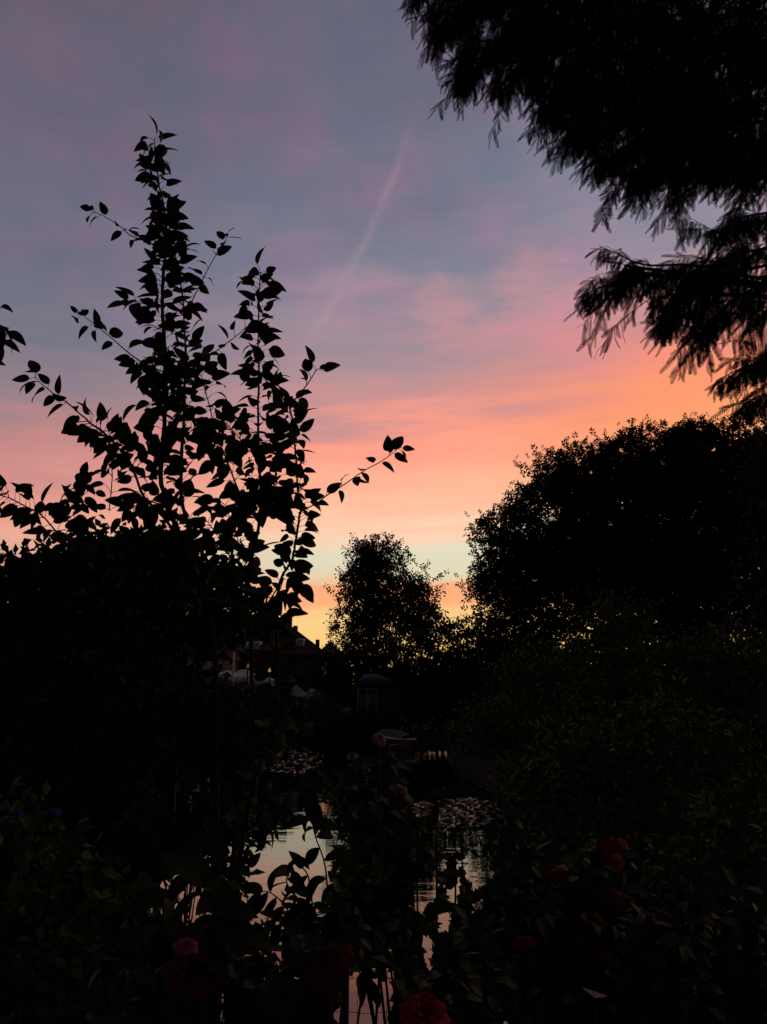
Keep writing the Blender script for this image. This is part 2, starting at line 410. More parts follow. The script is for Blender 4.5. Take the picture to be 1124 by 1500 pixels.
q.l.new(h, bn.inputs['Height']); q.l.new(bn.outputs[0], b.inputs['Normal'])
structure(MB().add([(-30, 3.0, 0), (40, 3.0, 0), (40, 60, 0), (-30, 60, 0)], np.array([(0, 1, 2, 3)])).build('water', wm))

# ------------------------------------------------------------------ generic leafy plants
def leafy(name, label, cat, base, lobes, n, L, W, lm, tpl=T_DIA, clump=0.18, per=30, out=0.5, droop=0.0, stems=30, stem_r=0.02, trunk_r=0.0,
          sm='bark', group=None, names=('trunk', 'crown'), avoid=None, shell=0.55, extra=None):
    """lobes: list of (centre, (rx, ry, rz)); leaves sit in many small clumps spread through the lobes"""
    t = thing(name, base, label, cat, group)
    base = np.array(base, float)
    vol = np.array([l[1][0] * l[1][1] * l[1][2] for l in lobes]) ** 0.75
    nc = max(8, n // per)
    pick = rng.choice(len(lobes), nc, p=vol / vol.sum())
    C_ = np.array([lobes[k][0] for k in pick]); RR = np.array([lobes[k][1] for k in pick])
    d = rand_unit(nc); r = rng.uniform(shell ** 3, 1.0, nc)[:, None] ** (1 / 3)
    r = np.where(rng.random((nc, 1)) < 0.3, rng.uniform(0.2, 1, (nc, 1)), r) * rng.normal(1.0, 0.05, (nc, 1))
    cc = C_ + d * r * RR
    idx = rng.integers(0, nc, n)
    sz = rng.uniform(0.5, 1.3, nc)[:, None]
    pos = cc[idx] + np.clip(rng.normal(size=(n, 3)), -1.6, 1.6) * clump * sz[idx] * np.array([1, 1, 0.8])
    if extra is not None: pos = np.vstack([pos, extra])
    cdir = unit(pos - (C_[idx] if extra is None else np.vstack([C_[idx], extra - np.array([0, 0, 1])])))
    dr = unit(cdir * out + rand_unit(len(pos)) + np.array([0, 0, -droop]))
    nr = rand_unit(len(pos)) + np.array([0, -0.2, 0.5])
    keep = pos[:, 2] > 0.02
    if avoid:
        px = project(pos + dr * L * 0.5)
        for pg in avoid: keep &= ~inpoly(px, pg)
    pos, dr, nr = pos[keep], dr[keep], nr[keep]
    ls = rng.uniform(0.7, 1.2, len(pos))
    sm_ = MB()
    if trunk_r:
        top = np.average([l[0] for l in lobes], axis=0, weights=vol)
        mid = base + (top - base) * 0.5 + np.array([0.04, 0, 0]) * (top[2] - base[2])
        tp = smooth_line([base, mid, top], 9); sm_.tube(tp, trunk_r, trunk_r * 0.45, 10)
        k_ = rng.choice(nc, min(stems, nc), replace=False)
        for c in cc[k_]:
            s0 = tp[rng.integers(3, 9)]
            m_ = (s0 + c) / 2 + rng.normal(size=3) * 0.06 * np.linalg.norm(c - s0)
            sm_.tube(smooth_line([s0, m_, c], 6), trunk_r * 0.33, trunk_r * 0.05, 5)
    else:
        for c in cc[rng.choice(nc, min(stems, nc), replace=False)]:
            b0 = base + np.array([rng.normal() * 0.12, rng.normal() * 0.12, 0]) * (1 + max(l[1][0] for l in lobes))
            m_ = (b0 + c) / 2 + np.array([(c[0] - b0[0]) * -0.12, 0, 0.1 * (c[2] - b0[2])])
            sl_ = smooth_line([b0, m_, c], 7)
            if avoid:
                sp_ = project(smooth_line([b0, m_, c], 30))
                if any(inpoly(sp_, pg).any() for pg in avoid): continue
            sm_.tube(sl_, stem_r, stem_r * 0.2, 5)
    sm_.build(names[0], M[sm], t, True)
    lb = MB(); leaves(lb, tpl, pos, dr, nr, L * ls, W * ls, rng.uniform(0, 0.8, len(pos)))
    lb.build(names[1], M[lm], t)
    return t
def lobe(x, y, Y, rx, ry, rd):
    s = Y / F
    return (P(x, y, Y), (rx * s, rd, ry * s))
def foot(x, Y, z=None):
    p = P(x, 1020, Y); return (p[0], Y, z if z is not None else (0.9 if Y < 8 else max(0.4, 0.9 - 0.05 * (Y - 8))))

#SECTIONS
# ------------------------------------------------------------------ far skyline
def far_tree(x, top, Y, wpx, label, n=7500, mt='leafd', W_=0.14):
    f_ = foot(x, Y); h = P(x, top, Y)[2]; s = Y / F; r = wpx * s / 2
    cz = f_[2] + (h - f_[2]) * 0.55
    leafy('tree', label, 'tree', f_, [((f_[0], Y, cz), (r, r * 0.9, (h - f_[2]) * 0.45)), ((f_[0] - r * 0.3, Y - 0.5, f_[2] + (h - f_[2]) * 0.3), (r * 0.9, r * 0.7, (h - f_[2]) * 0.32))],
          n, 0.30, W_, mt, T_DIA, clump=0.3, per=22, trunk_r=0.16, stems=12, group='trees along the far bank')
far = [(668, 900, 52, 100, 'low bushy tree right of the birch, its ragged top against the yellow sky'),
       (720, 925, 50, 90, 'low dark tree under the left edge of the big round tree'),
       (525, 948, 56, 90, 'dark low tree standing under the left foot of the birch'),
       (600, 925, 54, 120, 'dark low tree standing under the right foot of the birch'),
       (790, 935, 48, 110, 'dark tree behind the gap in the big round tree'),
       (880, 925, 46, 130, 'dark far tree behind the right shrubs, below the big round tree'),
       (990, 915, 46, 150, 'dark far tree behind the big round tree, towards the right edge'),
       (1100, 905, 46, 160, 'rightmost dark tree of the far bank'),
       (250, 930, 60, 130, 'dark tree behind the pale gable, seen through the pear tree'),
       (140, 900, 55, 150, 'dark far tree behind the left hedge'),
       (20, 890, 55, 160, 'leftmost dark tree of the far bank')]
for x, top, Y, w, lab in far: far_tree(x, top, Y, w, lab)
# the low hedge closing the view along the far bank
def hedge(x0, x1, Y, top, label, n):
    a, b_ = P(x0, 1020, Y), P(x1, 1020, Y); h = P(x0, top, Y)[2]
    k = 7; lo = [((a[0] + (b_[0] - a[0]) * (i + 0.5) / k, Y, 0.3 + (h - 0.3) * 0.5), ((b_[0] - a[0]) / k * 0.85, 0.8, (h - 0.3) * rng.uniform(0.5, 0.6))) for i in range(k)]
    return leafy('hedge', label, 'hedge', ((a[0] + b_[0]) / 2, Y, 0.4), lo, n, 0.20, 0.13, 'leafd', T_DIA, clump=0.22, per=25, stem_r=0.03, stems=20, names=('stem', 'foliage'), shell=0.2)
hedge(470, 735, 50, 945, 'dark hedge behind the garden hut', 24000)
hedge(690, 1180, 44.5, 962, 'long dark hedge on the far bank right of the boat', 32000)
hedge(-60, 330, 50, 985, 'long dark hedge at the left of the far bank', 12000)
hedge(376, 486, 62, 964, 'dark hedge in front of the brown-roofed house', 6500)

# birch: a slim trunk, drooping twigs, ragged see-through crown in two lobes
def birch():
    Y = 58.0; f_ = foot(556, Y)
    t = thing('birch_tree', f_, 'tall airy birch with a ragged see-through crown standing alone against the sunset', 'tree')
    s = Y / F; tb = MB(); lb = MB()
    trunk = smooth_line([f_, P(553, 960, Y), P(547, 890, Y), P(550, 830, Y), P(546, 792, Y)], 14)
    tb.tube(trunk, 0.17, 0.03, 8)
    tr2 = smooth_line([f_ + np.array([0.5, 0.3, 0]), P(598, 960, Y + 0.4), P(606, 900, Y + 0.4), P(600, 846, Y + 0.4)], 12)
    tb.tube(tr2, 0.12, 0.025, 7)
    limbs = [((549, 900), (505, 868)), ((549, 915), (495, 905)), ((549, 880), (512, 838)), ((549, 860), (525, 815)), ((549, 850), (585, 812)), ((549, 880), (580, 845)), ((549, 905), (582, 880)),
             ((549, 835), (528, 800)), ((549, 830), (565, 795)), ((553, 940), (498, 930)), ((553, 945), (520, 915)), ((548, 925), (560, 870)), ((549, 830), (540, 795)), ((549, 870), (503, 850)),
             ((604, 900), (632, 880)), ((604, 915), (634, 905)), ((602, 880), (615, 850)), ((602, 880), (590, 850)), ((604, 930), (575, 905)), ((604, 940), (628, 925)), ((604, 925), (590, 880)), ((553, 950), (575, 935)), ((553, 955), (505, 950)), ((602, 890), (622, 866)), ((549, 900), (540, 860)), ((549, 920), (520, 890)), ((549, 920), (575, 860)), ((549, 870), (560, 830)), ((549, 850), (530, 830)), ((602, 920), (612, 900)), ((552, 945), (540, 900)), ((549, 840), (548, 800)), ((604, 940), (600, 900))]
    pos, dirs = [], []
    for a, b_ in limbs:
        A = P(*a, Y); B = P(*b_, Y + rng.uniform(-1.6, 1.6))
        mid = (A + B) / 2 + np.array([0, 0, 0.25]); ln = smooth_line([A, mid, B], 9); tb.tube(ln, 0.045, 0.012, 5)
        for k in range(40):
            u = rng.uniform(0.3, 1.05); c = A + (B - A) * u + rng.normal(size=3) * np.array([0.42, 0.6, 0.38])
            l = rng.uniform(0.45, 1.3); d = unit(np.array([rng.normal() * 0.5, rng.normal() * 0.5, rng.choice([0.35, -0.9], p=[0.35, 0.65])]))
            e = c + d * l; m_ = (c + e) / 2 + np.array([0.06 * rng.normal(), 0, 0.08]); tl = smooth_line([c, m_, e], 5); tb.tube(tl, 0.010, 0.005, 3)
            q_ = rng.integers(20, 34); uu = rng.random(q_); pp = c + (e - c) * uu[:, None] + rng.normal(size=(q_, 3)) * 0.11
            pos.append(pp); dirs.append(np.tile(d, (q_, 1)) * 0.4 + rng.normal(size=(q_, 3)) * 0.8)
    # twig ends around the outline
    pos = np.vstack(pos); dirs = np.vstack(dirs)
    leaves(lb, T_DIA, pos, dirs + np.array([0, 0, -0.3]), rand_unit(len(pos)) + np.array([0, -0.5, 0.2]), rng.uniform(0.14, 0.24, len(pos)), 0.125, 0.3)
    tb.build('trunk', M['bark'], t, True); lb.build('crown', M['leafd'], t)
birch()

# the big round tree on the right bank
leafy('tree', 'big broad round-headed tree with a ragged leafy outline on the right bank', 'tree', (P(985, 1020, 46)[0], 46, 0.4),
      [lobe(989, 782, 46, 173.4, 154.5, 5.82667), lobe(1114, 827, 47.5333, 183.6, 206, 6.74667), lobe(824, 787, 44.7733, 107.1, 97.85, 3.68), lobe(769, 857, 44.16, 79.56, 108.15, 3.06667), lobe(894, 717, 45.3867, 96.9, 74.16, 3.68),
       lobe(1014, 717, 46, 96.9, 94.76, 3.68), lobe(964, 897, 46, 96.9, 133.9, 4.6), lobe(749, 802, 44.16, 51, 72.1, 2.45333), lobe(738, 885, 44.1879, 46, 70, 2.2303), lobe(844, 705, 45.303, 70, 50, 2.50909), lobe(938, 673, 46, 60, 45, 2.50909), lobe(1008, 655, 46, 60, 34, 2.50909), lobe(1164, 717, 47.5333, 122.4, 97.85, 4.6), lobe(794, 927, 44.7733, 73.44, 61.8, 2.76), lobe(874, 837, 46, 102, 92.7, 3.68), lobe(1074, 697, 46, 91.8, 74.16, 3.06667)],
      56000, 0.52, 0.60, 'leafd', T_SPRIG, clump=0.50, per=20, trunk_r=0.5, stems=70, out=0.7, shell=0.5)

# ------------------------------------------------------------------ houses and things on the far bank
def prism(pts, y0, y1):
    n = len(pts); v = [(x, y0, z) for x, z in pts] + [(x, y1, z) for x, z in pts]
    return v, [tuple(range(n)), tuple(range(2 * n - 1, n - 1, -1))] + [(i, i + n, (i + 1) % n + n, (i + 1) % n) for i in range(n)]
def house_main():
    Y = 68.0; g0 = 0.4
    A = P(392, 893, Y); B = P(474, 955, Y); zr = A[2]; ze = B[2]; xr = A[0]; xe = B[0]; xl = xr - 20
    t = thing('house', (xr, Y, g0), 'brown-tiled house whose roof slopes down to the right, seen past the pear tree', 'house')
    yb = Y + 12
    MB().box((xl + 0.4, Y + 0.4, g0), (xe - 0.5, yb - 0.4, ze + 0.05)).build('wall', M['brick'], t)
    # hipped roof with a thick edge
    rb = MB(); ym = (Y + yb) / 2
    top = [(xl + 3, ym, zr), (xr, ym, zr)]; bot = [(xl, Y, ze), (xe, Y, ze), (xe, yb, ze), (xl, yb, ze)]
    v = [(x, y, z - 0.15) for x, y, z in bot] + bot + top
    rb.add(v, [(0, 1, 5, 4), (1, 2, 6, 5), (2, 3, 7, 6), (3, 0, 4, 7), (3, 2, 1, 0), (4, 5, 9, 8), (5, 6, 9), (6, 7, 8, 9), (7, 4, 8)])
    rf = rb.build('roof', M['tile'], t)
    tb = MB()                                          # tile courses
    for k in range(1, 22):
        u = k / 22; z = ze + (zr - ze) * u; y = Y + (ym - Y) * u
        x0 = xl + 3 * u; x1 = xe + (xr - xe) * u
        tb.box((x0 + .05, y - 0.10, z - 0.02), (x1 - .05, y - 0.02, z + 0.035))
    tb.build('tile_course', M['tile'], rf)
    rg = MB(); rg.tube([bot[1], top[1]], 0.11, 0.11, 6); rg.tube([top[0], top[1]], 0.13, 0.13, 6); rg.build('ridge_tile', M['tile'], rf)
    for (px, py, w_, h_) in ((423, 908, 0.6, 2.4), (433, 921, 0.36, 1.6)):
        c = P(px, py, ym - 1.0); cb = MB(); cb.box((c[0] - w_ / 2, c[1] - .3, c[2] - h_), (c[0] + w_ / 2, c[1] + .3, c[2] + 0.25))
        ch = cb.build('chimney', M['brick'], rf)
    for (px, py, w_) in ((440, 956, 0.7), (372, 962, 1.3)):
        u = 0.24 if px == 440 else 0.16; z = ze + (zr - ze) * u; y = Y + (ym - Y) * u; x = P(px, 950, y)[0]
        sl = (ym - Y) / (zr - ze); wf = MB(); hh = 0.32
        v = [(x - w_ / 2, y - hh * sl - .08, z - hh), (x + w_ / 2, y - hh * sl - .08, z - hh), (x + w_ / 2, y + hh * sl - .08, z + hh), (x - w_ / 2, y + hh * sl - .08, z + hh)]
        v2 = [(a, b_ - .07, c + .05) for a, b_, c in v]
        wf.add(v + v2, [(0, 1, 5, 4), (1, 2, 6, 5), (2, 3, 7, 6), (3, 0, 4, 7), (4, 5, 6, 7)])
        fr = wf.build('window', M['white'], t)
        k_ = 0.8; cx, cy, cz = np.mean(v2, 0); v3 = [(cx + (a - cx) * k_, cy + (b_ - cy) * k_ - .012, cz + (c - cz) * k_ + .012) for a, b_, c in v2]
        MB().add(v3, [(0, 1, 2, 3)]).build('pane', M['glass'], fr)
    for px in (330, 352, 412):
        x = P(px, 985, Y)[0]; z0 = 3.3
        wf = MB(); wf.box((x - .45, Y + 0.33, z0), (x + .45, Y + 0.398, z0 + 0.9)); fr = wf.build('window', M['white'], t)
        MB().box((x - .37, Y + 0.31, z0 + .08), (x + .37, Y + 0.328, z0 + .82)).build('pane', M['glass'], fr)
house_main()
def small_house(x0, x1, ytop, yeave, Y, label, wallm, roofm, win=True, chim=None, depth=6):
    a = P(x0, yeave, Y); b_ = P(x1, yeave, Y); zt = P((x0 + x1) / 2, ytop, Y)[2]; g0 = 0.4
    t = thing('house', ((a[0] + b_[0]) / 2, Y, g0), label, 'house')
    xm = (a[0] + b_[0]) / 2; ze = a[2]
    wb = MB(); v, f_ = prism([(a[0], g0), (b_[0], g0), (b_[0], ze), (xm, zt - 0.12), (a[0], ze)], Y + 0.2, Y + depth); wb.add(v, f_); wb.build('wall', M[wallm], t)
    rb = MB(); o_ = 0.3; sl = (zt - ze) / (xm - a[0])
    for sg, ex in ((-1, a[0]), (1, b_[0])):
        x_ = ex + sg * o_; z_ = ze - sl * o_
        v = [(xm, Y, zt), (x_, Y, z_), (x_, Y, z_ + .16), (xm, Y, zt + .16)]; v = v + [(p[0], Y + depth + .2, p[2]) for p in v]
        rb.add(v, [(0, 1, 2, 3), (7, 6, 5, 4), (0, 4, 5, 1), (1, 5, 6, 2), (2, 6, 7, 3)] + ([(3, 7, 4, 0)]))
    rf = rb.build('roof', M[roofm], t)
    if chim:
        c = P(*chim, Y + depth / 2); MB().box((c[0] - .22, c[1] - .3, c[2] - 1.2), (c[0] + .22, c[1] + .3, c[2])).build('chimney', M['brick'], rf)
    if win:
        w_ = (b_[0] - a[0]) * 0.22; zc = ze - 0.2
        fr = MB().box((xm - w_ / 2, Y + 0.14, zc - .6), (xm + w_ / 2, Y + 0.198, zc + .4)).build('window', M['white'], t)
        MB().box((xm - w_ / 2 + .07, Y + 0.12, zc - .52), (xm + w_ / 2 - .07, Y + 0.138, zc + .32)).build('pane', M['glass'], fr)
small_house(469, 500, 940, 955, 95, 'small distant house with a steep dark roof at the foot of the big brown roof', 'render', 'tile', True, (465.5, 937))
small_house(266, 330, 916, 958, 62, 'house with a pale blue-grey gable left of the pear trunk', 'render', 'tile')
# low tiled lean-to in front of the gable
def lean_to():
    Y = 44; a = P(255, 993, Y); b_ = P(325, 993, Y); zt = P(280, 968, Y)[2]
    t = thing('shed', ((a[0] + b_[0]) / 2, Y, 0.4), 'low shed with a brownish sloping roof left of the pear trunk', 'shed')
    MB().box((a[0], Y, 0.4), (b_[0], Y + 3, a[2] - 0.05)).build('wall', M['greywood'], t)
    MB().add([(a[0] - .2, Y - .2, a[2]), (b_[0] + .2, Y - .2, a[2]), (b_[0] + .2, Y + 3.2, zt), (a[0] - .2, Y + 3.2, zt), (a[0] - .2, Y - .2, a[2] + .12), (b_[0] + .2, Y - .2, a[2] + .12), (b_[0] + .2, Y + 3.2, zt + .12), (a[0] - .2, Y + 3.2, zt + .12)],
        [(3, 2, 1, 0), (4, 5, 6, 7), (0, 1, 5, 4), (1, 2, 6, 5), (2, 3, 7, 6), (3, 0, 4, 7)]).build('roof', M['brick'], t)
lean_to()

def pavilion(x, ytop, yeave, wpx, Y, label, m, cat='party tent', name='party_tent', lampm=None):
    s = Y / F; c = P(x, yeave, Y); top = P(x, ytop, Y)[2]; w = wpx * s / 2; g0 = 0.4
    t = thing(name, (c[0], Y, g0), label, cat)
    n = 8; rb = MB(); vs_ = []
    for k in range(6):
        u = k / 5; r = w * (1 - u) ** 1.1 + 0.02; z = c[2] + (top - c[2]) * u
        for i in range(4):
            a_ = math.pi / 4 + i * math.pi / 2; vs_.append((c[0] + r * 1.414 * math.cos(a_), Y + r * 1.414 * math.sin(a_), z))
    fs = [(k * 4 + i, k * 4 + (i + 1) % 4, (k + 1) * 4 + (i + 1) % 4, (k + 1) * 4 + i) for k in range(5) for i in range(4)]
    rb.add(vs_, fs); rb.build('roof', M[m], t)
    vb = MB()
    for sy in (-1, 1): vb.box((c[0] - w, Y + sy * w - .02, c[2] - 0.28), (c[0] + w, Y + sy * w + .02, c[2] - .004))
    for sx in (-1, 1): vb.box((c[0] + sx * w - .02, Y - w + .03, c[2] - 0.28), (c[0] + sx * w + .02, Y + w - .03, c[2] - .006))
    vb.build('valance', M[m], t)
    for sx in (-1, 1):
        for sy in (-1, 1): MB().tube([(c[0] + sx * (w - .08), Y + sy * (w - .08), g0), (c[0] + sx * (w - .08), Y + sy * (w - .08), c[2] - .03)], .03, .03, 6).build('leg', M['white'], t)
    return t
pavilion(333, 981, 992, 44, 38, 'white party tent just right of the pear trunk', 'canvas')
pavilion(357, 979, 992, 46, 38.5, 'white party tent between the two pear trunks', 'canvas')
pavilion(384, 986, 997, 36, 37.8, 'small pale tent under the yellow lamps', 'canvas')
pavilion(434, 1003, 1020, 34, 45.0, 'beige pointed canopy above the navy beach hut', 'sand')
pavilion(457, 1008, 1019, 28, 46.0, 'beige canopy behind the pale feathery shrub', 'sand')
def table():
    c = P(338, 1002, 37.2)
    t = thing('table', (c[0], 37.2, 0.4), 'long table with a pink cloth under the left white tent', 'table')
    MB().box((c[0] - .8, 36.8, 1.1), (c[0] + .8, 37.6, 1.16)).build('tabletop', M['canvas'], t)
    for sx in (-.7, .7):
        for sy in (-.3, .3): MB().box((c[0] + sx - .03, 37.2 + sy - .03, .4), (c[0] + sx + .03, 37.2 + sy + .03, 1.098)).build('leg', M['wood'], t)
table()
def lantern(x, y, Y, label, m, r=0.14, top=None):
    c = P(x, y, Y); t = thing('street_lamp', (c[0], Y, 0.4), label, 'lamp')
    MB().tube([(c[0], Y, 0.4), (c[0], Y, c[2] - r)], .045, .035, 8).build('post', M[top or 'greywood'], t, True)
    MB().tube([(c[0], Y, c[2] - r), (c[0], Y, c[2] + r * .8)], r * .6, r * .9, 8).build('lamp_glass', M[m], t)
    MB().tube([(c[0], Y, c[2] + r * .82), (c[0], Y, c[2] + r * 2.2)], r * 1.9, 0.01, 10).build('cap', M[top or 'greywood'], t)
lantern(344, 928, 30, 'tall post lamp with a pale pointed cap between the pear trunks', 'canvas', 0.16, 'white')
lantern(395.5, 981, 36, 'small lit lamp glowing yellow right of the white tents', 'lamp', 0.10)
lantern(363, 975, 36, 'small dim yellow lamp above the white tents', 'lampdim', 0.09)
def closed_parasol(x, y0, y1, Y, label, m):
    a = P(x, y0, Y); b_ = P(x, y1, Y); t = thing('parasol', (a[0], Y, 0.4), label, 'parasol')
    MB().tube([(a[0], Y, 0.4), (a[0], Y, a[2] + .08)], .025, .02, 6).build('pole', M['wood'], t)
    v = MB(); pts = [(a[0], Y, b_[2]), (a[0], Y, b_[2] + (a[2] - b_[2]) * .5), (a[0], Y, a[2])]; n = 12; vs_ = []
    for k, (rr, u) in enumerate(((.24, 0), (.30, .12), (.20, .45), (.10, .62), (.09, .75), (.02, 1))):
        for i in range(n):
            r = rr * (1 + 0.16 * (-1) ** i); vs_.append((a[0] + r * math.cos(i * 2 * math.pi / n), Y + r * math.sin(i * 2 * math.pi / n), b_[2] + (a[2] - b_[2]) * u))
    v.add(vs_, [(k * n + i, k * n + (i + 1) % n, (k + 1) * n + (i + 1) % n, (k + 1) * n + i) for k in range(5) for i in range(n)])
    v.build('canopy', M[m], t, True)
closed_parasol(411, 1003, 1026, 40, 'folded pale blue parasol left of the beige canopy', 'panel')
def hut(x0, x1, ytop, Y, label, m, postm=None):
    a = P(x0, 1075, Y); b_ = P(x1, 1075, Y); z1 = P(x0, ytop, Y)[2]
    t = thing('beach_hut', ((a[0] + b_[0]) / 2, Y, 0.4), label, 'beach hut')
    w = MB(); n = int((b_[0] - a[0]) / .14)
    for k in range(n):
        xa = a[0] + (b_[0] - a[0]) * k / n; w.box((xa + .006, Y + (k % 2) * .008, 0.4), (a[0] + (b_[0] - a[0]) * (k + 1) / n - .006, Y + 1.4, z1 - .08))
    w.build('wall', M[m], t)
    MB().box((a[0] - .08, Y - .1, z1 - .075), (b_[0] + .08, Y + 1.5, z1)).build('roof', M['greywood'], t)
    MB().box(((a[0] + b_[0]) / 2 - .3, Y - .03, .45), ((a[0] + b_[0]) / 2 + .3, Y - .003, z1 - .3)).build('door', M[m], t)
hut(408, 443, 1021, 42.6, 'dark navy board hut with a flat top on the far bank', 'navy')
hut(352, 398, 1008, 43, 'dark low board hut beneath the white tents', 'greywood')

def summer_house():
    Y = 44; a = P(524, 1045, Y); b_ = P(586, 1045, Y); ze = P(555, 1004, Y)[2]; zt = P(540, 986, Y)[2]; xa, xb = a[0], b_[0]; xm = P(541, 1000, Y)[0]
    t = thing('garden_hut', ((xa + xb) / 2, Y, 0.4), 'garden hut with a blue-grey hipped roof and white-framed glass door', 'garden hut')
    w = MB(); n = 16
    for k in range(n): w.box((xa + (xb - xa) * k / n + .005, Y + (k % 2) * .01, .4), (xa + (xb - xa) * (k + 1) / n - .005, Y + 2, ze))
    w.build('wall', M['wood'], t)
    e = .2; MB().add([(xa - e, Y - e, ze), (xb + e, Y - e, ze), (xb + e, Y + 2 + e, ze), (xa - e, Y + 2 + e, ze), (xm - .25, Y + 1, zt), (xm + .35, Y + 1, zt)],
                     [(3, 2, 1, 0), (0, 1, 5, 4), (1, 2, 5), (2, 3, 4, 5), (3, 0, 4)]).build('roof', M['tileblue'], t)
    for px in (531, 546):
        x = P(px, 1020, Y)[0]; d = MB(); d.box((x - .27, Y - .05, .45), (x + .27, Y - .003, ze - .12)); dr_ = d.build('door' if px == 531 else 'window', M['sand'], t)
        gl = MB(); gl.box((x - .2, Y - .065, 1.15), (x + .2, Y - .052, ze - .2)); gl.build('pane', M['glass'], dr_)
        if px == 531: MB().box((x + .21, Y - .09, 1.0), (x + .24, Y - .052, 1.12)).build('handle', M['wire'], dr_)
summer_house()

def boat(x0, x1, ywl, Y, label, hm, cm, rz, hgt=0.55, name='rowing_boat'):
    """a small open boat under a tarpaulin; bow to the left, stern to the right"""
    a = onz(x0, ywl); b_ = onz(x1, ywl); c = P((x0 + x1) / 2, ywl, Y); L = 2.4; W = 0.95; n = 13; c = np.array([c[0], Y, 0.0])
    t = thing(name, c, label, 'boat'); t.rotation_euler[2] = rz
    def ring(u, k):     # half breadth and heights along the hull
        hb = W / 2 * (1 - max(0, (u - .55) / .45) ** 2.2) ** .8 * (0.88 + .12 * min(1, u * 3)); sh = hgt * (0.85 + 0.35 * u * u)
        return hb, sh
    hv = []; m = 9
    for i in range(n):
        u = i / (n - 1); hb, sh = ring(u, 0); x = L * (u - .5)
        for j in range(m):
            th = -math.pi / 2 + math.pi * j / (m - 1); y = hb * math.sin(th); z = -0.12 + (sh + .12) * (1 - abs(math.cos(th)) ** .6)
            hv.append((x + (0.25 * (z / hgt) * u ** 3), y, z))
    hv = np.array(hv) + c
    fs = [(i * m + j, i * m + j + 1, (i + 1) * m + j + 1, (i + 1) * m + j) for i in range(n - 1) for j in range(m - 1)] + [tuple(range(m))]
    MB().add(hv, fs).build('hull', M[hm], t, True)
    gb = MB()
    for j in (0, m - 1): gb.tube([hv[i * m + j] + np.array([0, 0, .012]) for i in range(n)], .045, .045, 6)
    gb.tube([hv[0] + np.array([0, 0, .012]), hv[m - 1] + np.array([0, 0, .012])], .045, .045, 6)
    gb.build('gunwale', M['white'], t, True)
    cv = []; 
    for i in range(n):
        u = i / (n - 1); hb, sh = ring(u, 0); x = L * (u - .5)
        for j in range(m):
            s_ = -1 + 2 * j / (m - 1); cv.append((x + .25 * sh / hgt * u ** 3, hb * .97 * s_, sh + .02 + .34 * (1 - s_ * s_) ** .8 * math.sin(math.pi * (0.12 + .83 * u)) ** .6))
    MB().add(np.array(cv) + c, [(i * m + j, i * m + j + 1, (i + 1) * m + j + 1, (i + 1) * m + j) for i in range(n - 1) for j in range(m - 1)] + [tuple(range(m))]).build('cover', M[cm], t, True)
boat(566, 592, 1088, 39, 'small red boat under a green tarpaulin moored by the far bank', 'hull', 'teal', R(118))

# shrubs, panels and fences of the far bank
leafy('shrub', 'pale feathery shrub between the navy hut and the pink blossom', 'shrub', foot(468, 42.2, .4), [lobe(468, 1044, 42.2, 26, 28, .8), lobe(466, 1026, 42.2, 16, 13, .5)], 2600, .13, .05, 'leaf3', T_DIA, clump=.16, per=20, names=('stem', 'foliage'), out=.9)
leafy('shrub', 'dark shrub at the water beside the green-covered boat', 'shrub', foot(530, 42, .4), [lobe(524, 1062, 42, 28, 20, .8), lobe(552, 1064, 42, 22, 16, .8)], 2600, .14, .08, 'leafd', T_DIA, clump=.16, per=20, names=('stem', 'foliage'))
leafy('flowering_shrub', 'shrub with pink blossom beside the blue-grey panel', 'shrub', foot(494, 41.8, .4), [lobe(495, 1047, 41.8, 8, 16, .3)], 600, .10, .07, 'pink', T_DIA, clump=.08, per=14, names=('stem', 'blossom'))
leafy('shrub', 'rounded dark shrub behind the navy hut', 'shrub', foot(398, 44.5, .4), [lobe(398, 1012, 44.5, 26, 30, .8)], 2200, .16, .09, 'leafd', T_DIA, clump=.16, per=20, names=('stem', 'foliage'))
def panel():
    a = P(500, 1036, 42.9); b_ = P(514, 1060, 42.9); t = thing('screen_panel', ((a[0] + b_[0]) / 2, 42.9, .4), 'blue-grey screen panel right of the pink blossom', 'garden screen')
    MB().box((a[0], 42.87, b_[2]), (b_[0], 42.93, a[2])).build('panel', M['panel'], t)
    for x in (a[0] - .04, b_[0] + .04): MB().box((x - .035, 42.86, .4), (x + .035, 42.94, a[2] + .08)).build('post', M['greywood'], t)
panel()
def board_fence(x0, x1, ytop, Y, label, m, horizontal=False, g0=.4):
    a = P(x0, ytop, Y); b_ = P(x1, ytop, Y); t = thing('fence', ((a[0] + b_[0]) / 2, Y, g0), label, 'fence')
    n = max(2, int((b_[0] - a[0]) / 1.3)); w = MB()
    if horizontal:
        for z in (a[2] - .08, a[2] - .45, a[2] - .82): w.box((a[0], Y - .02, z - .05), (b_[0], Y + .02, z + .05))
    else:
        k_ = int((b_[0] - a[0]) / .13)
        for k in range(k_): w.box((a[0] + k * .13, Y - .012, g0 + .04), (a[0] + k * .13 + .11, Y + .012, a[2] + .03 * math.sin(k * 2.3)))
    w.build('rail' if horizontal else 'boards', M[m], t)
    for k in range(n + 1):
        x = a[0] + (b_[0] - a[0]) * k / n; MB().box((x - .05, Y + .03, g0), (x + .05, Y + .13, a[2] + .06)).build('post', M[m], t)
board_fence(476, 522, 1060, 42.3, 'low brown board fence left of the garden hut', 'wood')
board_fence(672, 780, 1028, 43.5, 'dark rail fence on the far bank right of the boat', 'greywood', True)
c_ = P(440, 1066, 42); t = thing('mooring_post', (c_[0], 42, 0.0), 'thick orange-brown mooring post in front of the navy hut', 'post')
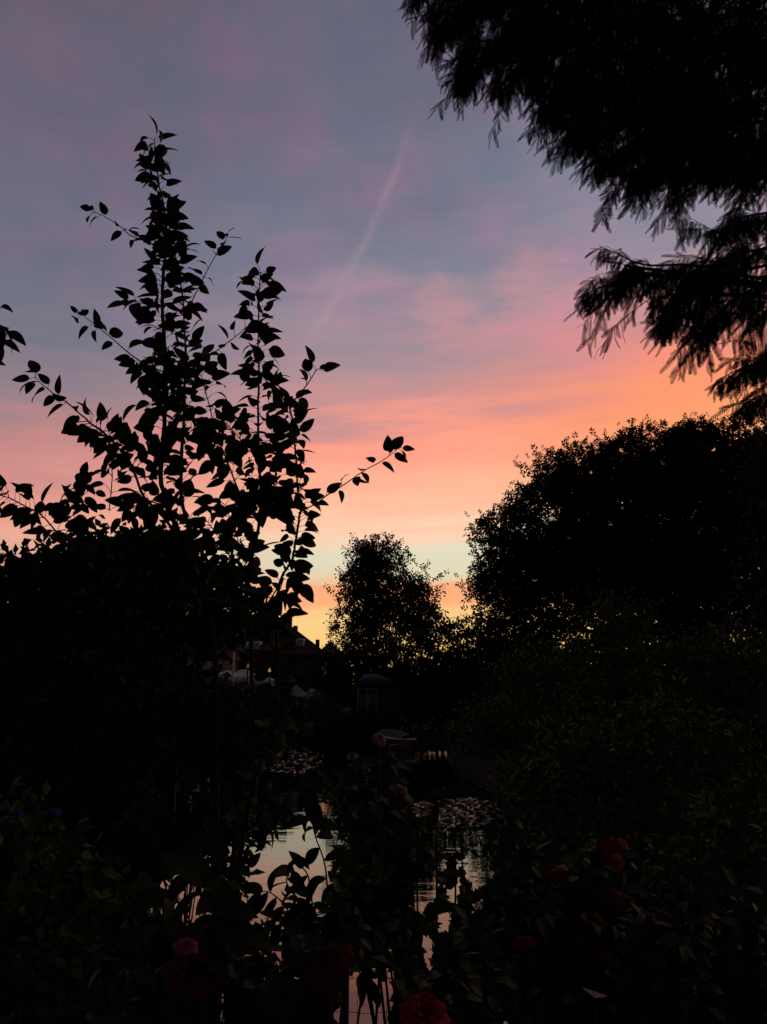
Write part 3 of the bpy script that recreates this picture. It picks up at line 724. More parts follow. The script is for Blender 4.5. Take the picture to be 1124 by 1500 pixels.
MB().tube([(c_[0], 42, -.6), (c_[0], 42, 1.05)], .19, .17, 10).build('post', M['wood'], t, True); MB().tube([(c_[0], 42, 1.055), (c_[0], 42, 1.10)], .21, .16, 10).build('cap', M['greywood'], t)
closed_parasol(386, 1062, 1082, 41.5, 'small folded white parasol at the water left of the mooring post', 'white')

# water lily pads in three drifts
pad = MB(); n = 22; pv = [(0, 0, 0.012)] + [(math.cos(a_) * (1 if 0 < k < n else .9), math.sin(a_) * (1 if 0 < k < n else .9), 0.02 + .03 * (math.sin(a_ * 3) > 0.6)) for k, a_ in enumerate(np.linspace(.18, 2 * math.pi - .18, n + 1))]
pv += [(x, y, z - .012) for x, y, z in pv]; o_ = n + 2
pad.add(pv, [(0, k, k + 1) for k in range(1, n + 1)] + [(k, k + o_, k + 1 + o_, k + 1) for k in range(1, n + 1)] + [(0, o_, 1 + o_, 1), (n + 1, n + 1 + o_, o_, 0)])
first = None; placed = []
for (x0, x1, y0, y1, cnt, lab) in ((380, 470, 1092, 1136, 90, 'lily pad in the drift by the far bank, left of the boat'), (236, 335, 1142, 1188, 85, 'lily pad in the drift left of the pear trunk'),
                                  (596, 742, 1172, 1216, 110, 'lily pad in the pink-lit drift right of the middle, behind the roses')):
    cx, cy = (x0 + x1) / 2, (y0 + y1) / 2; k = 0; tries = 0
    while k < cnt and tries < 9000:
        tries += 1
        u, v_ = rng.uniform(-1, 1, 2)
        if u * u + v_ * v_ > 1: continue
        c = onz(cx + u * (x1 - x0) / 2, cy + v_ * (y1 - y0) / 2); r = rng.uniform(.11, .21)
        if any((c[0] - p[0]) ** 2 + (c[1] - p[1]) ** 2 < (r + p[2]) ** 2 * 0.72 for p in placed): continue
        placed.append((c[0], c[1], r))
        if first is None: first = o = pad.build('lily_pad', M['lily'])
        else: o = first.copy(); COL.objects.link(o)
        o.location = (c[0], c[1], 0.002 + .003 * (k % 4)); o.scale = (r, r, 1); o.rotation_euler = (rng.normal() * .03, rng.normal() * .03, rng.uniform(0, 6.28))
        o['label'] = lab; o['category'] = 'lily pad'; o['group'] = lab.replace('lily pad', 'lily pads'); k += 1
# ------------------------------------------------------------------ young pear tree in front of the sky
def pear_tree():
    t = thing('pear_tree', (P(316, 1000, 2.8)[0], 2.8, 0.9), 'young pear tree with upright leafy shoots silhouetted against the sunset', 'tree')
    bb, lb = MB(), MB(); pb = bb
    # (points in photo pixels, depth start/end, radius px start/end, leaf nodes per 100 px, leaves per node, reach px)
    BR = [
     ([(318, 1700), (317, 1150), (316, 1000), (312, 930), (292, 860), (262, 780), (236, 704), (239, 650), (243, 580), (241, 500), (238, 440), (240, 390)], 2.8, 2.75, 8, 4.2, 0, 0, 0),
     ([(236, 704), (239, 650), (243, 580), (241, 500), (238, 440), (240, 390)], 2.78, 2.75, 4.5, 4, 9, 4, 24),
     ([(240, 390), (244, 349), (240, 300), (233, 271), (229, 235), (226, 205)], 2.75, 2.72, 3.4, 1.4, 11, 3, 14),
     ([(240, 350), (243, 335), (241, 312)], 2.75, 2.70, 2, 1.5, 24, 4, 18),
     ([(233, 271), (222, 253), (219, 240)], 2.73, 2.68, 1.5, 1, 18, 2, 10),
     ([(312, 930), (300, 860), (282, 790), (267, 738), (266, 680), (269, 620), (271, 560), (272, 510)], 2.8, 2.9, 5.5, 3.4, 3, 3, 22),
     ([(267, 738), (266, 680), (269, 620), (271, 560), (272, 510), (268, 440), (263, 400), (254, 360)], 2.85, 2.88, 3.6, 1.8, 7.5, 3, 20),
     ([(330, 1700), (338, 1330), (352, 1160), (366, 1060), (369, 1000), (368, 940), (361, 857), (374, 798), (381, 756)], 2.7, 2.7, 5.5, 4, 1.5, 2, 18),
     ([(381, 756), (383, 719), (379, 629), (379, 555), (379, 517), (379, 452), (382, 399)], 2.7, 2.66, 3.8, 1.4, 10, 3, 20),
     ([(381, 756), (361, 749), (349, 719), (335, 680), (322, 650), (312, 615), (303, 580), (295, 550)], 2.72, 2.8, 2.8, 1.2, 8, 3, 22),
     ([(336, 1700), (345, 1330), (370, 1160), (398, 1060), (407, 1000), (405, 920), (409, 857), (428, 820), (435, 779), (441, 742), (437, 719), (433, 667), (430, 626), (424, 592)], 2.6, 2.6, 4, 2.2, 6.5, 2.4, 18),
     ([(424, 592), (439, 577), (454, 558), (463, 543)], 2.6, 2.58, 2, 1.2, 7, 2.2, 16),
     ([(437, 752), (462, 738), (491, 719), (518, 700), (544, 684), (570, 667), (583, 657)], 2.6, 2.5, 1.8, .8, 7, 1.6, 8),
     ([(235, 368), (214, 353), (192, 346), (178, 333), (157, 319), (137, 310)], 2.75, 2.7, 1.8, .8, 8.5, 1.8, 9),
     ([(240, 545), (214, 534), (192, 520), (171, 502), (153, 486), (132, 470), (119, 460)], 2.75, 2.8, 2, .8, 7, 2, 11),
     ([(272, 456), (285, 435), (297, 411), (310, 385), (324, 360), (334, 345)], 2.88, 2.95, 1.8, .8, 7.5, 1.7, 9),
     ([(240, 450), (222, 442), (205, 444), (190, 440)], 2.75, 2.68, 1.8, .8, 10, 2.4, 12),
     ([(272, 540), (302, 524), (327, 506), (347, 492), (360, 479)], 2.8, 2.7, 1.7, 1, 7, 2, 13),
     ([(420, 600), (400, 570), (386, 550)], 2.62, 2.68, 1.5, 1, 10, 2.5, 15),
     ([(244, 580), (262, 562), (285, 545), (300, 535)], 2.78, 2.85, 1.5, 1, 8, 2.5, 14),
     ([(300, 850), (250, 770), (213, 730), (200, 700), (189, 673), (173, 655), (155, 636), (133, 620), (112, 600), (88, 583), (67, 567), (51, 552)], 2.85, 2.6, 4, .9, 5, 2.2, 13),
     ([(200, 700), (189, 673), (173, 655), (155, 636), (133, 620)], 2.66, 2.6, 2, 1.5, 13, 3, 22),
     ([(160, 748), (164, 697), (160, 660), (157, 640)], 2.6, 2.62, 1.6, 1, 7, 2, 22),
     ([(180, 830), (120, 790), (88, 735), (112, 713), (125, 700)], 2.5, 2.5, 2, 1, 6, 2, 15),
     ([(100, 800), (67, 761), (45, 745), (15, 730), (-10, 722)], 2.5, 2.4, 2.2, 1.2, 12, 3, 20),
     ([(95, 765), (110, 738), (128, 720)], 2.5, 2.5, 1.5, .8, 12, 3, 14),
     ([(265, 760), (240, 740), (215, 735), (190, 745)], 2.85, 2.7, 2, 1.2, 12, 3, 20),
     ([(361, 857), (340, 820), (322, 790), (305, 765)], 2.7, 2.7, 2, 1, 12, 3, 20),
     ([(330, 900), (345, 850), (350, 800), (330, 740)], 2.75, 2.8, 2, 1, 11, 3, 22),
     ([(382, 760), (400, 720), (405, 680), (400, 640)], 2.66, 2.6, 2, 1, 12, 3.2, 20),
     ([(383, 700), (370, 660), (350, 640), (332, 620)], 2.66, 2.7, 2, 1, 12, 3, 20),
     ([(409, 857), (395, 880), (380, 900)], 2.6, 2.6, 2, 1, 10, 2.5, 18),
     ([(425, 830), (436, 850), (440, 862)], 2.58, 2.55, 1.2, .8, 12, 2, 12),
     ([(405, 930), (395, 900), (388, 870)], 2.6, 2.55, 1.5, .8, 9, 2.4, 16),
     ([(270, 640), (290, 625), (312, 640), (325, 665)], 2.85, 2.8, 1.5, .8, 10, 3, 18),
     ([(243, 600), (228, 590), (215, 597)], 2.78, 2.7, 1.3, .8, 12, 3, 16),
     ([(240, 520), (224, 530), (214, 545)], 2.78, 2.7, 1.3, .8, 12, 3, 14),
    ]
    P_, D_, N_, L_ = [], [], [], []
    for pts, d0, d1, r0, r1, dens, per, reach in BR:
        m = len(pts); w = np.array([P(x, y, d0 + (d1 - d0) * i / (m - 1)) for i, (x, y) in enumerate(pts)])
        plen = sum(math.dist(pts[i], pts[i + 1]) for i in range(m - 1)); n = max(6, int(plen / 14)); ln = smooth_line(w, n)
        ln[1:-1] += rng.normal(size=(n - 2, 3)) * 0.0012
        s = d0 / F
        bb.tube(ln, r0 * s * .62, r1 * s * .62, 8 if r0 > 3 else 6)
        if dens == 0: continue
        nn = max(2, int(plen * dens / 100))
        for k in range(nn + 1):
            u = min(1, (k + rng.uniform(-.3, .3)) / nn); u = max(0, u); i = u * (n - 1); i0 = min(int(i), n - 2); c = ln[i0] + (ln[i0 + 1] - ln[i0]) * (i - i0)
            ax = unit(ln[i0 + 1] - ln[i0]); last = k == nn
            q_ = max(1, int(per * (1.2 if reach > 17 else 1.05) + rng.uniform(-.8, .9))); ang = k * 2.4 + rng.uniform(-.5, .5)
            if last: q_ = max(q_, 3)
            side = unit(np.cross(ax, [0, 1, 0])); dep = np.cross(side, ax)
            for j in range(q_):
                a_ = ang + j * 2.2; rad = side * math.cos(a_) + dep * math.sin(a_) * .7
                off = rng.uniform(.25, 1.0) * reach * s; sp = c + unit(rad + ax * .5) * off
                if off > 0.012: pb.tube(smooth_line([c, (c + sp) / 2 + np.array([0, 0, .15 * off]), sp], 4), .0011, .0007, 4)
                dd = unit(rad * 1.0 + ax * (.55 if not last else 1.4) + np.array([rng.normal() * .35, rng.normal() * .3, -.35 + rng.normal() * .35]))
                P_.append(sp); D_.append(dd); N_.append(unit(np.array([rng.normal() * .6, -1.1 + rng.normal() * .5, .5 + rng.normal() * .6])))
                base = 29.5 if reach > 10 else 25
                L_.append(base * s * rng.uniform(.7, 1.2) * (.75 if last and reach < 12 else 1))
    P_, D_, N_, L_ = map(np.array, (P_, D_, N_, L_))
    leaves(lb, T_PEAR, P_, D_, N_, L_, L_ * rng.uniform(.50, .74, len(L_)), rng.uniform(.1, 1.3, len(L_)))
    print('pear leaves', len(P_))
    bb.build('trunk', M['bark'], t, True); lb.build('crown', M['leaf'], t)
rng = np.random.default_rng(21)
pear_tree()

# a nearer drooping spray at the left edge
def drooping(name, label, base, sprays, Lpx, lm='leaf', cat='shrub', avoid=None, r_=3.0):
    t = thing(name, base, label, cat); bb, lb = MB(), MB(); P_, D_, N_, L_ = [], [], [], []
    for pts, Y0, Y1, nl, lp in sprays:
        m = len(pts); w = np.array([P(x, y, Y0 + (Y1 - Y0) * i / (m - 1)) for i, (x, y) in enumerate(pts)])
        ln = smooth_line(w, 24); s = Y0 / F; bb.tube(ln, r_ * s * .6, .6 * s, 6)
        for k in range(nl):
            u = 1 - (k / nl) * 0.85; i0 = min(int(u * 23), 22); ax = unit(ln[i0 + 1] - ln[i0]); sg = (-1) ** k
            side = unit(np.cross(ax, [0, 1, 0]))
            dd = unit(side * sg * rng.uniform(.3, .9) + ax * rng.uniform(.1, .7) + np.array([0, rng.normal() * .3, -.55]))
            P_.append(ln[i0]); D_.append(dd); N_.append(unit(np.array([rng.normal() * .7, -1 + rng.normal() * .5, .8]))); L_.append(lp * s * rng.uniform(.75, 1.15))
    P_, D_, N_, L_ = map(np.array, (P_, D_, N_, L_))
    if avoid:
        k_ = np.ones(len(P_), bool)
        for u_ in (.25, .5, .8):
            px = project(P_ + D_ * L_[:, None] * u_)
            for g_ in avoid: k_ &= ~inpoly(px, g_) | (rng.random(len(P_)) < .05)
        P_, D_, N_, L_ = P_[k_], D_[k_], N_[k_], L_[k_]
    leaves(lb, T_LANCE, P_, D_, N_, L_, L_ * rng.uniform(.30, .46, len(L_)), rng.uniform(.4, 1.6, len(L_)))
    bb.build('stem', M['bark'], t, True); lb.build('foliage', M[lm], t)
drooping('shrub', 'drooping leafy spray of a nearer shrub poking in at the left edge', (P(-60, 1000, 1.9)[0], 1.9, .9),
         [([(-60, 1700), (-70, 800), (-45, 520), (-15, 455), (2, 452)], 1.9, 1.9, 7, 46), ([(-50, 620), (-30, 500), (-5, 475), (12, 488)], 1.9, 1.85, 8, 46), ([(-60, 640), (-40, 540), (-12, 500), (6, 500)], 1.9, 1.85, 6, 42)], 50)

# ------------------------------------------------------------------ left hedge mass and its neighbours
leafy('hedge', 'dense dark leafy hedge filling the left side below the pear tree', 'hedge', (P(130, 1020, 3.6)[0], 3.6, .9),
      [lobe(140, 900, 3.7, 165, 118, .40), lobe(20, 960, 3.7, 130, 130, .40), lobe(250, 880, 3.8, 78, 105, .30), lobe(120, 1090, 3.5, 170, 150, .40), lobe(-70, 1050, 3.6, 150, 180, .4),
       lobe(60, 1270, 3.3, 150, 160, .35), lobe(220, 1080, 3.6, 70, 130, .25), lobe(150, 1240, 3.3, 80, 120, .28), lobe(310, 900, 3.9, 60, 60, .2), lobe(170, 845, 3.7, 110, 62, .3), lobe(230, 820, 3.75, 75, 50, .25), lobe(90, 850, 3.7, 60, 50, .3)],
      40000, .052, .032, 'leaf2', T_LO, clump=.055, per=26, stem_r=.008, stems=90, names=('stem', 'foliage'), shell=.3)
leafy('shrub', 'leafy shrub with light and dark clumps at the bottom left corner', 'shrub', (P(60, 1450, 2.2)[0], 2.2, .9),
      [lobe(60, 1400, 2.2, 150, 120, .25), lobe(150, 1470, 2.1, 120, 100, .22), lobe(-20, 1300, 2.3, 90, 120, .2), lobe(120, 1560, 2.0, 180, 80, .2)],
      9000, .042, .027, 'leaf3', T_LO, clump=.045, per=22, stem_r=.005, stems=50, names=('stem', 'foliage'), shell=.2)
leafy('shrub', 'dark shrub around the foot of the pear trunks', 'shrub', (P(340, 1100, 3.1)[0], 3.1, .9),
      [lobe(330, 1080, 3.1, 58, 55, .16), lobe(295, 1030, 3.2, 34, 34, .12), lobe(370, 1060, 3.0, 36, 34, .12), lobe(318, 1180, 3.0, 30, 40, .12), lobe(285, 1215, 3.0, 52, 26, .12), lobe(345, 1205, 3.0, 26, 26, .1), lobe(225, 1250, 2.9, 40, 44, .12), lobe(330, 1310, 3.0, 16, 60, .08)],
      4600, .050, .030, 'leaf2', T_LO, clump=.045, per=20, stem_r=.004, stems=30, names=('stem', 'foliage'), shell=.2)

# ------------------------------------------------------------------ right bank shrubs
rb_ = [('tall green shrub under the big round tree, its pointed top at the centre right', 905, 8.0, [lobe(905, 960, 8, 60, 75, .5), lobe(900, 1060, 8, 95, 100, .6), lobe(880, 905, 8, 24, 30, .25)], 7000),
       ('leafy shrub on the right edge under the big round tree', 1060, 7.0, [lobe(1060, 1010, 7, 95, 85, .5), lobe(1120, 1100, 7, 110, 150, .6), lobe(1000, 1000, 7, 50, 70, .4)], 9000),
       ('rounded dim shrub overhanging the water right of the boat', 730, 30.0, [lobe(735, 1072, 30, 66, 36, 1.8), lobe(800, 1060, 28, 80, 50, 1.8)], 9000),
       ('shrub at the foot of the gap in the big round tree', 800, 11.0, [lobe(800, 1010, 11, 75, 55, .7), lobe(770, 985, 11, 40, 35, .5), lobe(850, 1040, 11, 60, 70, .6)], 6500),
       ('broad dark shrub leaning over the right bank in the middle distance', 860, 5.6, [lobe(880, 1170, 5.6, 120, 95, .5), lobe(800, 1190, 5.8, 60, 60, .4), lobe(980, 1140, 5.4, 110, 110, .5)], 12000)]
for lab, x, Y, lo, n in rb_:
    far_ = Y > 10
    leafy('shrub', lab, 'shrub', foot(x, Y), lo, n, .0065 * Y if far_ else .062, .004 * Y if far_ else .038, 'leaf3', T_LO if not far_ else T_DIA, clump=.05 + .012 * Y, per=26, stem_r=.01, stems=40, names=('stem', 'foliage'), group='shrubs on the right bank', shell=.3)
leafy('reed_bed', 'tall grassy reeds along the right bank behind the red flowers', 'reeds', foot(830, 4.6), [lobe(800, 1270, 4.6, 70, 70, .35), lobe(900, 1280, 4.4, 110, 80, .35), lobe(1040, 1260, 4.4, 110, 100, .4)],
      6000, .13, .010, 'leaf2', T_DIA, clump=.06, per=20, stem_r=.004, stems=50, names=('stem', 'foliage'), out=.3, droop=-.6)

# ------------------------------------------------------------------ the overhanging conifer, top right
def redwood():
    t = thing('conifer_tree', (P(1420, 1000, 4.8)[0], 4.8, .9), 'feathery needle-leaved tree hanging in from the top right corner', 'tree')
    bb, lb = MB(), MB(); x0 = P(1420, 300, 4.8)[0]
    bb.tube(smooth_line([(x0, 4.8, .85), (x0 - .05, 4.8, 3.5), (x0 + .03, 4.8, 6.5), (x0, 4.8, 8.5)], 14), .20, .08, 12)
    # limbs: pixel line, depth, thickness px, twig density, hang px, flat?
    LB = []
    for (pts, Y, hang, dn) in (
        ([(1420, -60), (1150, -120), (850, -90), (660, -45), (600, -8)], 4.6, 60, 1.0),
        ([(1420, -10), (1150, -60), (850, -30), (700, 10), (630, 45)], 4.5, 45, 1.0),
        ([(1420, 40), (1150, -20), (880, 20), (740, 60), (665, 118)], 4.4, 62, 1.3),
        ([(1420, 60), (1180, 10), (950, 60), (820, 100), (722, 122)], 4.7, 66, 1.2),
        ([(1420, 90), (1180, 60), (980, 90), (870, 130), (790, 160)], 4.5, 62, 1.3),
        ([(1420, 110), (1180, 100), (1000, 140), (900, 170), (845, 185)], 4.3, 62, 1.2),
        ([(1420, 140), (1180, 140), (1020, 180), (930, 210), (880, 235)], 4.6, 60, 1.3),
        ([(1420, 160), (1180, 170), (1060, 200), (980, 225), (925, 250)], 4.4, 60, 1.2),
        ([(1420, 170), (1200, 190), (1100, 215), (1040, 230), (985, 255)], 4.7, 60, 1.1),
        ([(1420, 200), (1250, 200), (1150, 225), (1090, 235), (1050, 250)], 4.4, 55, 1.1),
        ([(1420, 20), (1200, 30), (1000, 20), (850, 50), (760, 90)], 5.0, 66, 1.1),
        ([(1420, -90), (1200, -100), (1000, -60), (850, -10), (760, 30)], 4.9, 70, 1.1),
        ([(1420, 60), (1250, 80), (1100, 80), (1000, 110), (900, 110)], 5.1, 70, 1.1),
        ([(1420, 0), (1250, 20), (1100, 40), (1000, 60), (900, 80)], 5.3, 70, 1.0),
        ([(1420, 150), (1250, 120), (1150, 140), (1080, 150), (1000, 170)], 5.0, 70, 1.0),
        # the separate lower branches
        ([(1420, 420), (1250, 408), (1160, 385), (1080, 396), (1010, 388), (945, 388), (905, 372), (878, 360)], 4.2, 26, .85),
        ([(980, 391), (955, 402), (930, 412), (905, 418), (880, 420), (856, 432)], 4.2, 40, .6),
        ([(1100, 394), (1060, 400), (1010, 415), (985, 440)], 4.2, 48, .7), ([(1000, 392), (965, 396), (935, 392), (915, 398)], 4.25, 40, .7), ([(1040, 395), (1010, 430), (985, 470), (962, 478)], 4.25, 30, .8),
        ([(1420, 330), (1250, 310), (1150, 310), (1090, 318), (1050, 340)], 4.4, 62, 1.1),
        ([(1300, 380), (1180, 400), (1110, 420), (1060, 450), (1035, 478)], 4.3, 62, 1.0),
        ([(1300, 360), (1180, 360), (1110, 366), (1060, 378), (1030, 400)], 4.5, 56, 1.0),
        ([(1420, 520), (1250, 520), (1160, 530), (1100, 535), (1048, 558)], 4.3, 40, 1.0),
        ([(1420, 560), (1250, 560), (1160, 570), (1115, 580), (1090, 592)], 4.4, 34, 1.0)):
        m = len(pts); dep = rng.uniform(-.25, .25)
        w = np.array([P(x, y, Y + dep * i / m) for i, (x, y) in enumerate(pts)]); w[0] = (x0, 4.8, w[0][2])
        LB.append((w, hang, dn))
    P_, D_, N_, L_ = [], [], [], []
    for w, hang, dn in LB:
        Y_low = w[-1][2] < P(900, 330, w[-1][1])[2]; dn = dn * (.75 if Y_low else .8)
        ln = smooth_line(w, 40); plen = np.linalg.norm(np.diff(ln, axis=0), axis=1).sum(); s = w[-1][1] / F
        bb.tube(ln, .014 if plen > 1.2 else .006, .0018, 7)
        nt = int(plen / .042 * dn)
        for k in range(nt):
            u = 1 - (k + rng.random()) / nt * (0.88 if plen > 1.2 else 1.0); i0 = min(int(u * 39), 38); c = ln[i0]; ax = unit(ln[i0 + 1] - ln[i0])
            hl = hang * s * rng.uniform(.45, 1.15) * (1.0 if u < .93 else .8); sg = rng.choice([-1, 1])
            d = unit(ax * rng.uniform(.5, 1.3) + np.array([rng.normal() * .3, rng.normal() * .75, rng.uniform(-1.0, .25) if hang > 30 else rng.uniform(-.8, .8)]))
            e = c + d * hl * .85 + np.array([0, 0, -.35 * hl]); m_ = c + d * hl * .5
            tl = smooth_line([c, m_, e], 6); bb.tube(tl, .0022, .001, 4)
            q_ = max(4, int(hl / (.017 if Y_low is False else .017)))
            for j in range(q_):
                v_ = (j + .5) / q_; pp = c + (e - c) * v_ + (m_ - (c + e) / 2) * 2 * v_ * (1 - v_) ; td = unit(e - c)
                sd = unit(np.cross(td, rand_unit(1)[0] * .5 + np.array([0, 1, 0]))) * (-1) ** j
                P_.append(pp); D_.append(unit(td * .8 + sd * .75 + np.array([0, 0, -.55]))); N_.append(unit(np.array([rng.normal() * .5, -.8 + rng.normal() * .6, .7])))
                L_.append(rng.uniform(.085, .15) * (1 - .35 * v_))
    FILL = [(662, 15, 32, 30), (715, 50, 45, 45), (690, 105, 26, 28), (750, 20, 90, 55), (785, 95, 45, 50), (865, 50, 125, 80), (865, 135, 70, 58), (930, 190, 80, 72), (1000, 90, 150, 100),
            (1040, 190, 120, 72), (990, 245, 80, 40), (1120, 100, 150, 130), (1120, 220, 60, 45), (900, -20, 260, 60), (1000, 410, 50, 26), (925, 430, 45, 30), (1085, 350, 62, 52), (1050, 400, 50, 40), (1040, 450, 44, 45), (1070, 430, 50, 44), (1050, 480, 34, 30), (1110, 310, 46, 40), (1122, 440, 34, 50), (1110, 585, 40, 26), (1125, 520, 40, 26)]
    area = np.array([a_[2] * a_[3] for a_ in FILL], float)
    for k in rng.choice(len(FILL), 1180, p=area / area.sum()):
        x, y, rx, ry = FILL[k]; low = y > 290; Yc = rng.uniform(4.2, 4.7) if low else rng.uniform(4.3, 5.6)
        if low and rng.random() < .60: continue
        th = rng.uniform(0, 6.28); rr = math.sqrt(rng.random()); c = P(x + rx * rr * math.cos(th), y + ry * rr * math.sin(th), Yc)
        d = unit(np.array([-0.7 + rng.normal() * .5, rng.normal() * .6, -.35 + rng.normal() * .45])); hl = rng.uniform(.14, .34)
        e = c + d * hl + np.array([0, 0, -.3 * hl]); m_ = c + d * hl * .55; bb.tube(smooth_line([c - d * hl * .5, c, m_, e], 6), .003, .001, 4)
        for j in range(int(hl / .013)):
            v_ = (j + .5) * .013 / hl; pp = c + (e - c) * v_ + (m_ - (c + e) / 2) * 2 * v_ * (1 - v_); td = unit(e - c)
            sd = unit(np.cross(td, rand_unit(1)[0] * .8 + np.array([0, 1, 0]))) * (-1) ** j
            P_.append(pp); D_.append(unit(td * .7 + sd * .75 + np.array([0, 0, -.5]))); N_.append(unit(np.array([rng.normal() * .5, -.8 + rng.normal() * .6, .7]))); L_.append(rng.uniform(.08, .15))
    P_, D_, N_, L_ = map(np.array, (P_, D_, N_, L_)); print('fronds', len(P_))
    leaves(lb, T_FROND, P_, D_, N_, L_, L_, rng.uniform(.2, 1.2, len(L_)))
    bb.build('trunk', M['bark'], t, True); lb.build('crown', M['needle'], t)
rng = np.random.default_rng(5)
redwood()
rng = np.random.default_rng(11)
leafy('shrub', 'dark rounded tree top at the right edge under the feathery branches', 'tree', (P(1190, 1020, 9)[0], 9, .8),
      [lobe(1150, 700, 9, 80, 85, .6), lobe(1150, 860, 9, 80, 150, .7)], 4500, .09, .055, 'leafd', T_LO, clump=.12, per=24, stem_r=.02, stems=30, names=('stem', 'foliage'), shell=.3)

# ------------------------------------------------------------------ tangle in front of the water
GAPS = [[(400, 1195), (415, 1188), (420, 1185), (445, 1215), (468, 1190), (478, 1212), (480, 1240), (470, 1290), (452, 1300), (436, 1282), (412, 1290), (395, 1320), (380, 1330), (362, 1300), (358, 1245), (385, 1225)],
        [(365, 1300), (385, 1330), (372, 1345), (362, 1330)], [(292, 1262), (318, 1248), (312, 1275), (300, 1282)], [(258, 1312), (282, 1288), (284, 1300), (266, 1322)], [(266, 1338), (280, 1328), (282, 1362), (270, 1358)],
        [(178, 1335), (192, 1320), (212, 1335), (200, 1350), (186, 1352)], [(310, 1450), (330, 1436), (340, 1450), (338, 1505), (305, 1505)],
        [(490, 1470), (520, 1430), (535, 1420), (565, 1440), (570, 1470), (560, 1505), (520, 1505), (498, 1490)], [(678, 1262), (690, 1250), (718, 1270), (720, 1284), (700, 1298), (682, 1285)],
        [(674, 1222), (690, 1216), (728, 1250), (735, 1268), (712, 1262)], [(612, 1230), (632, 1222), (636, 1242), (620, 1250)], [(606, 1326), (626, 1320), (632, 1335), (618, 1345)], [(556, 1390), (578, 1388), (574, 1400), (560, 1402)],
        [(470, 1180), (490, 1185), (492, 1215), (478, 1212)], [(636, 1262), (655, 1262), (652, 1276), (638, 1276)], [(618, 1380), (632, 1375), (636, 1398), (622, 1400)], [(590, 1300), (606, 1296), (606, 1312), (592, 1312)],
        [(640, 1185), (672, 1180), (676, 1202), (650, 1206)], [(616, 1365), (636, 1372), (640, 1382), (622, 1380)]]
def grow(pg, k=1.3):
    m = np.mean(np.array(pg, float), 0); return [tuple(m + (np.array(q_) - m) * k) for q_ in pg]
GAPS += [[(600, 1290), (640, 1285), (636, 1320), (606, 1330)], [(655, 1300), (675, 1295), (672, 1325), (655, 1322)], [(640, 1340), (662, 1338), (660, 1362), (645, 1365)], [(690, 1320), (705, 1316), (708, 1335), (694, 1338)],
         [(560, 1420), (582, 1416), (580, 1450), (566, 1455)], [(620, 1405), (634, 1402), (636, 1425), (624, 1428)], [(640, 1230), (668, 1226), (666, 1250), (644, 1250)], [(350, 1405), (362, 1400), (366, 1415), (354, 1420)], [(400, 1395), (412, 1392), (414, 1405), (402, 1408)],
         [(430, 1420), (442, 1418), (440, 1436), (430, 1436)], [(385, 1450), (397, 1448), (395, 1470), (386, 1470)]]
GAPS = [grow(g_, 1.22) for g_ in GAPS]
drooping('shrub', 'shrub with long drooping leaves dark against the water at the lower left', (P(310, 1500, 1.7)[0], 1.7, .9),
         [([(320, 1900), (330, 1500), (318, 1330), (325, 1235), (345, 1190)], 1.7, 1.6, 20, 62), ([(310, 1900), (300, 1450), (270, 1340), (240, 1290), (215, 1285)], 1.7, 1.6, 16, 60), ([(320, 1900), (340, 1500), (335, 1350), (350, 1290), (372, 1262)], 1.65, 1.6, 14, 55),
          ([(300, 1500), (300, 1340), (285, 1290), (292, 1255), (305, 1235)], 1.7, 1.65, 12, 60), ([(330, 1900), (310, 1500), (325, 1390), (308, 1300), (330, 1260)], 1.55, 1.5, 18, 75),
          ([(330, 1500), (345, 1400), (322, 1350), (330, 1300), (352, 1240)], 1.55, 1.5, 16, 70), ([(280, 1900), (250, 1450), (215, 1370), (190, 1330), (170, 1325)], 1.7, 1.6, 16, 52), ([(300, 1900), (280, 1450), (250, 1400), (235, 1340), (245, 1300)], 1.6, 1.5, 18, 62)], 60, avoid=GAPS)
drooping('shrub', 'arching leafy shoots hanging in front of the brightest water', (P(450, 1500, 1.9)[0], 1.9, .9),
         [([(455, 1900), (460, 1450), (455, 1300), (438, 1265), (432, 1250)], 1.9, 1.9, 8, 34), ([(470, 1900), (450, 1420), (425, 1340), (400, 1310), (378, 1305)], 1.9, 1.85, 12, 44), ([(460, 1900), (478, 1400), (478, 1280), (462, 1225), (455, 1195)], 1.9, 1.9, 10, 44),
          ([(370, 1150), (392, 1162), (405, 1180), (410, 1195)], 2.3, 2.3, 6, 36), ([(430, 1120), (445, 1150), (452, 1175), (455, 1200)], 2.3, 2.3, 8, 40), ([(350, 1160), (368, 1175), (385, 1195), (392, 1215)], 2.2, 2.2, 7, 42),
          ([(600, 1900), (560, 1380), (535, 1420), (530, 1435), (535, 1440)], 1.6, 1.6, 4, 40), ([(530, 1350), (528, 1400), (535, 1430), (540, 1452)], 1.6, 1.6, 6, 40),
          ([(470, 1350), (440, 1320), (420, 1292), (430, 1270)], 1.8, 1.8, 10, 40), ([(440, 1700), (450, 1420), (430, 1370), (400, 1340)], 1.8, 1.8, 14, 42)], 44)

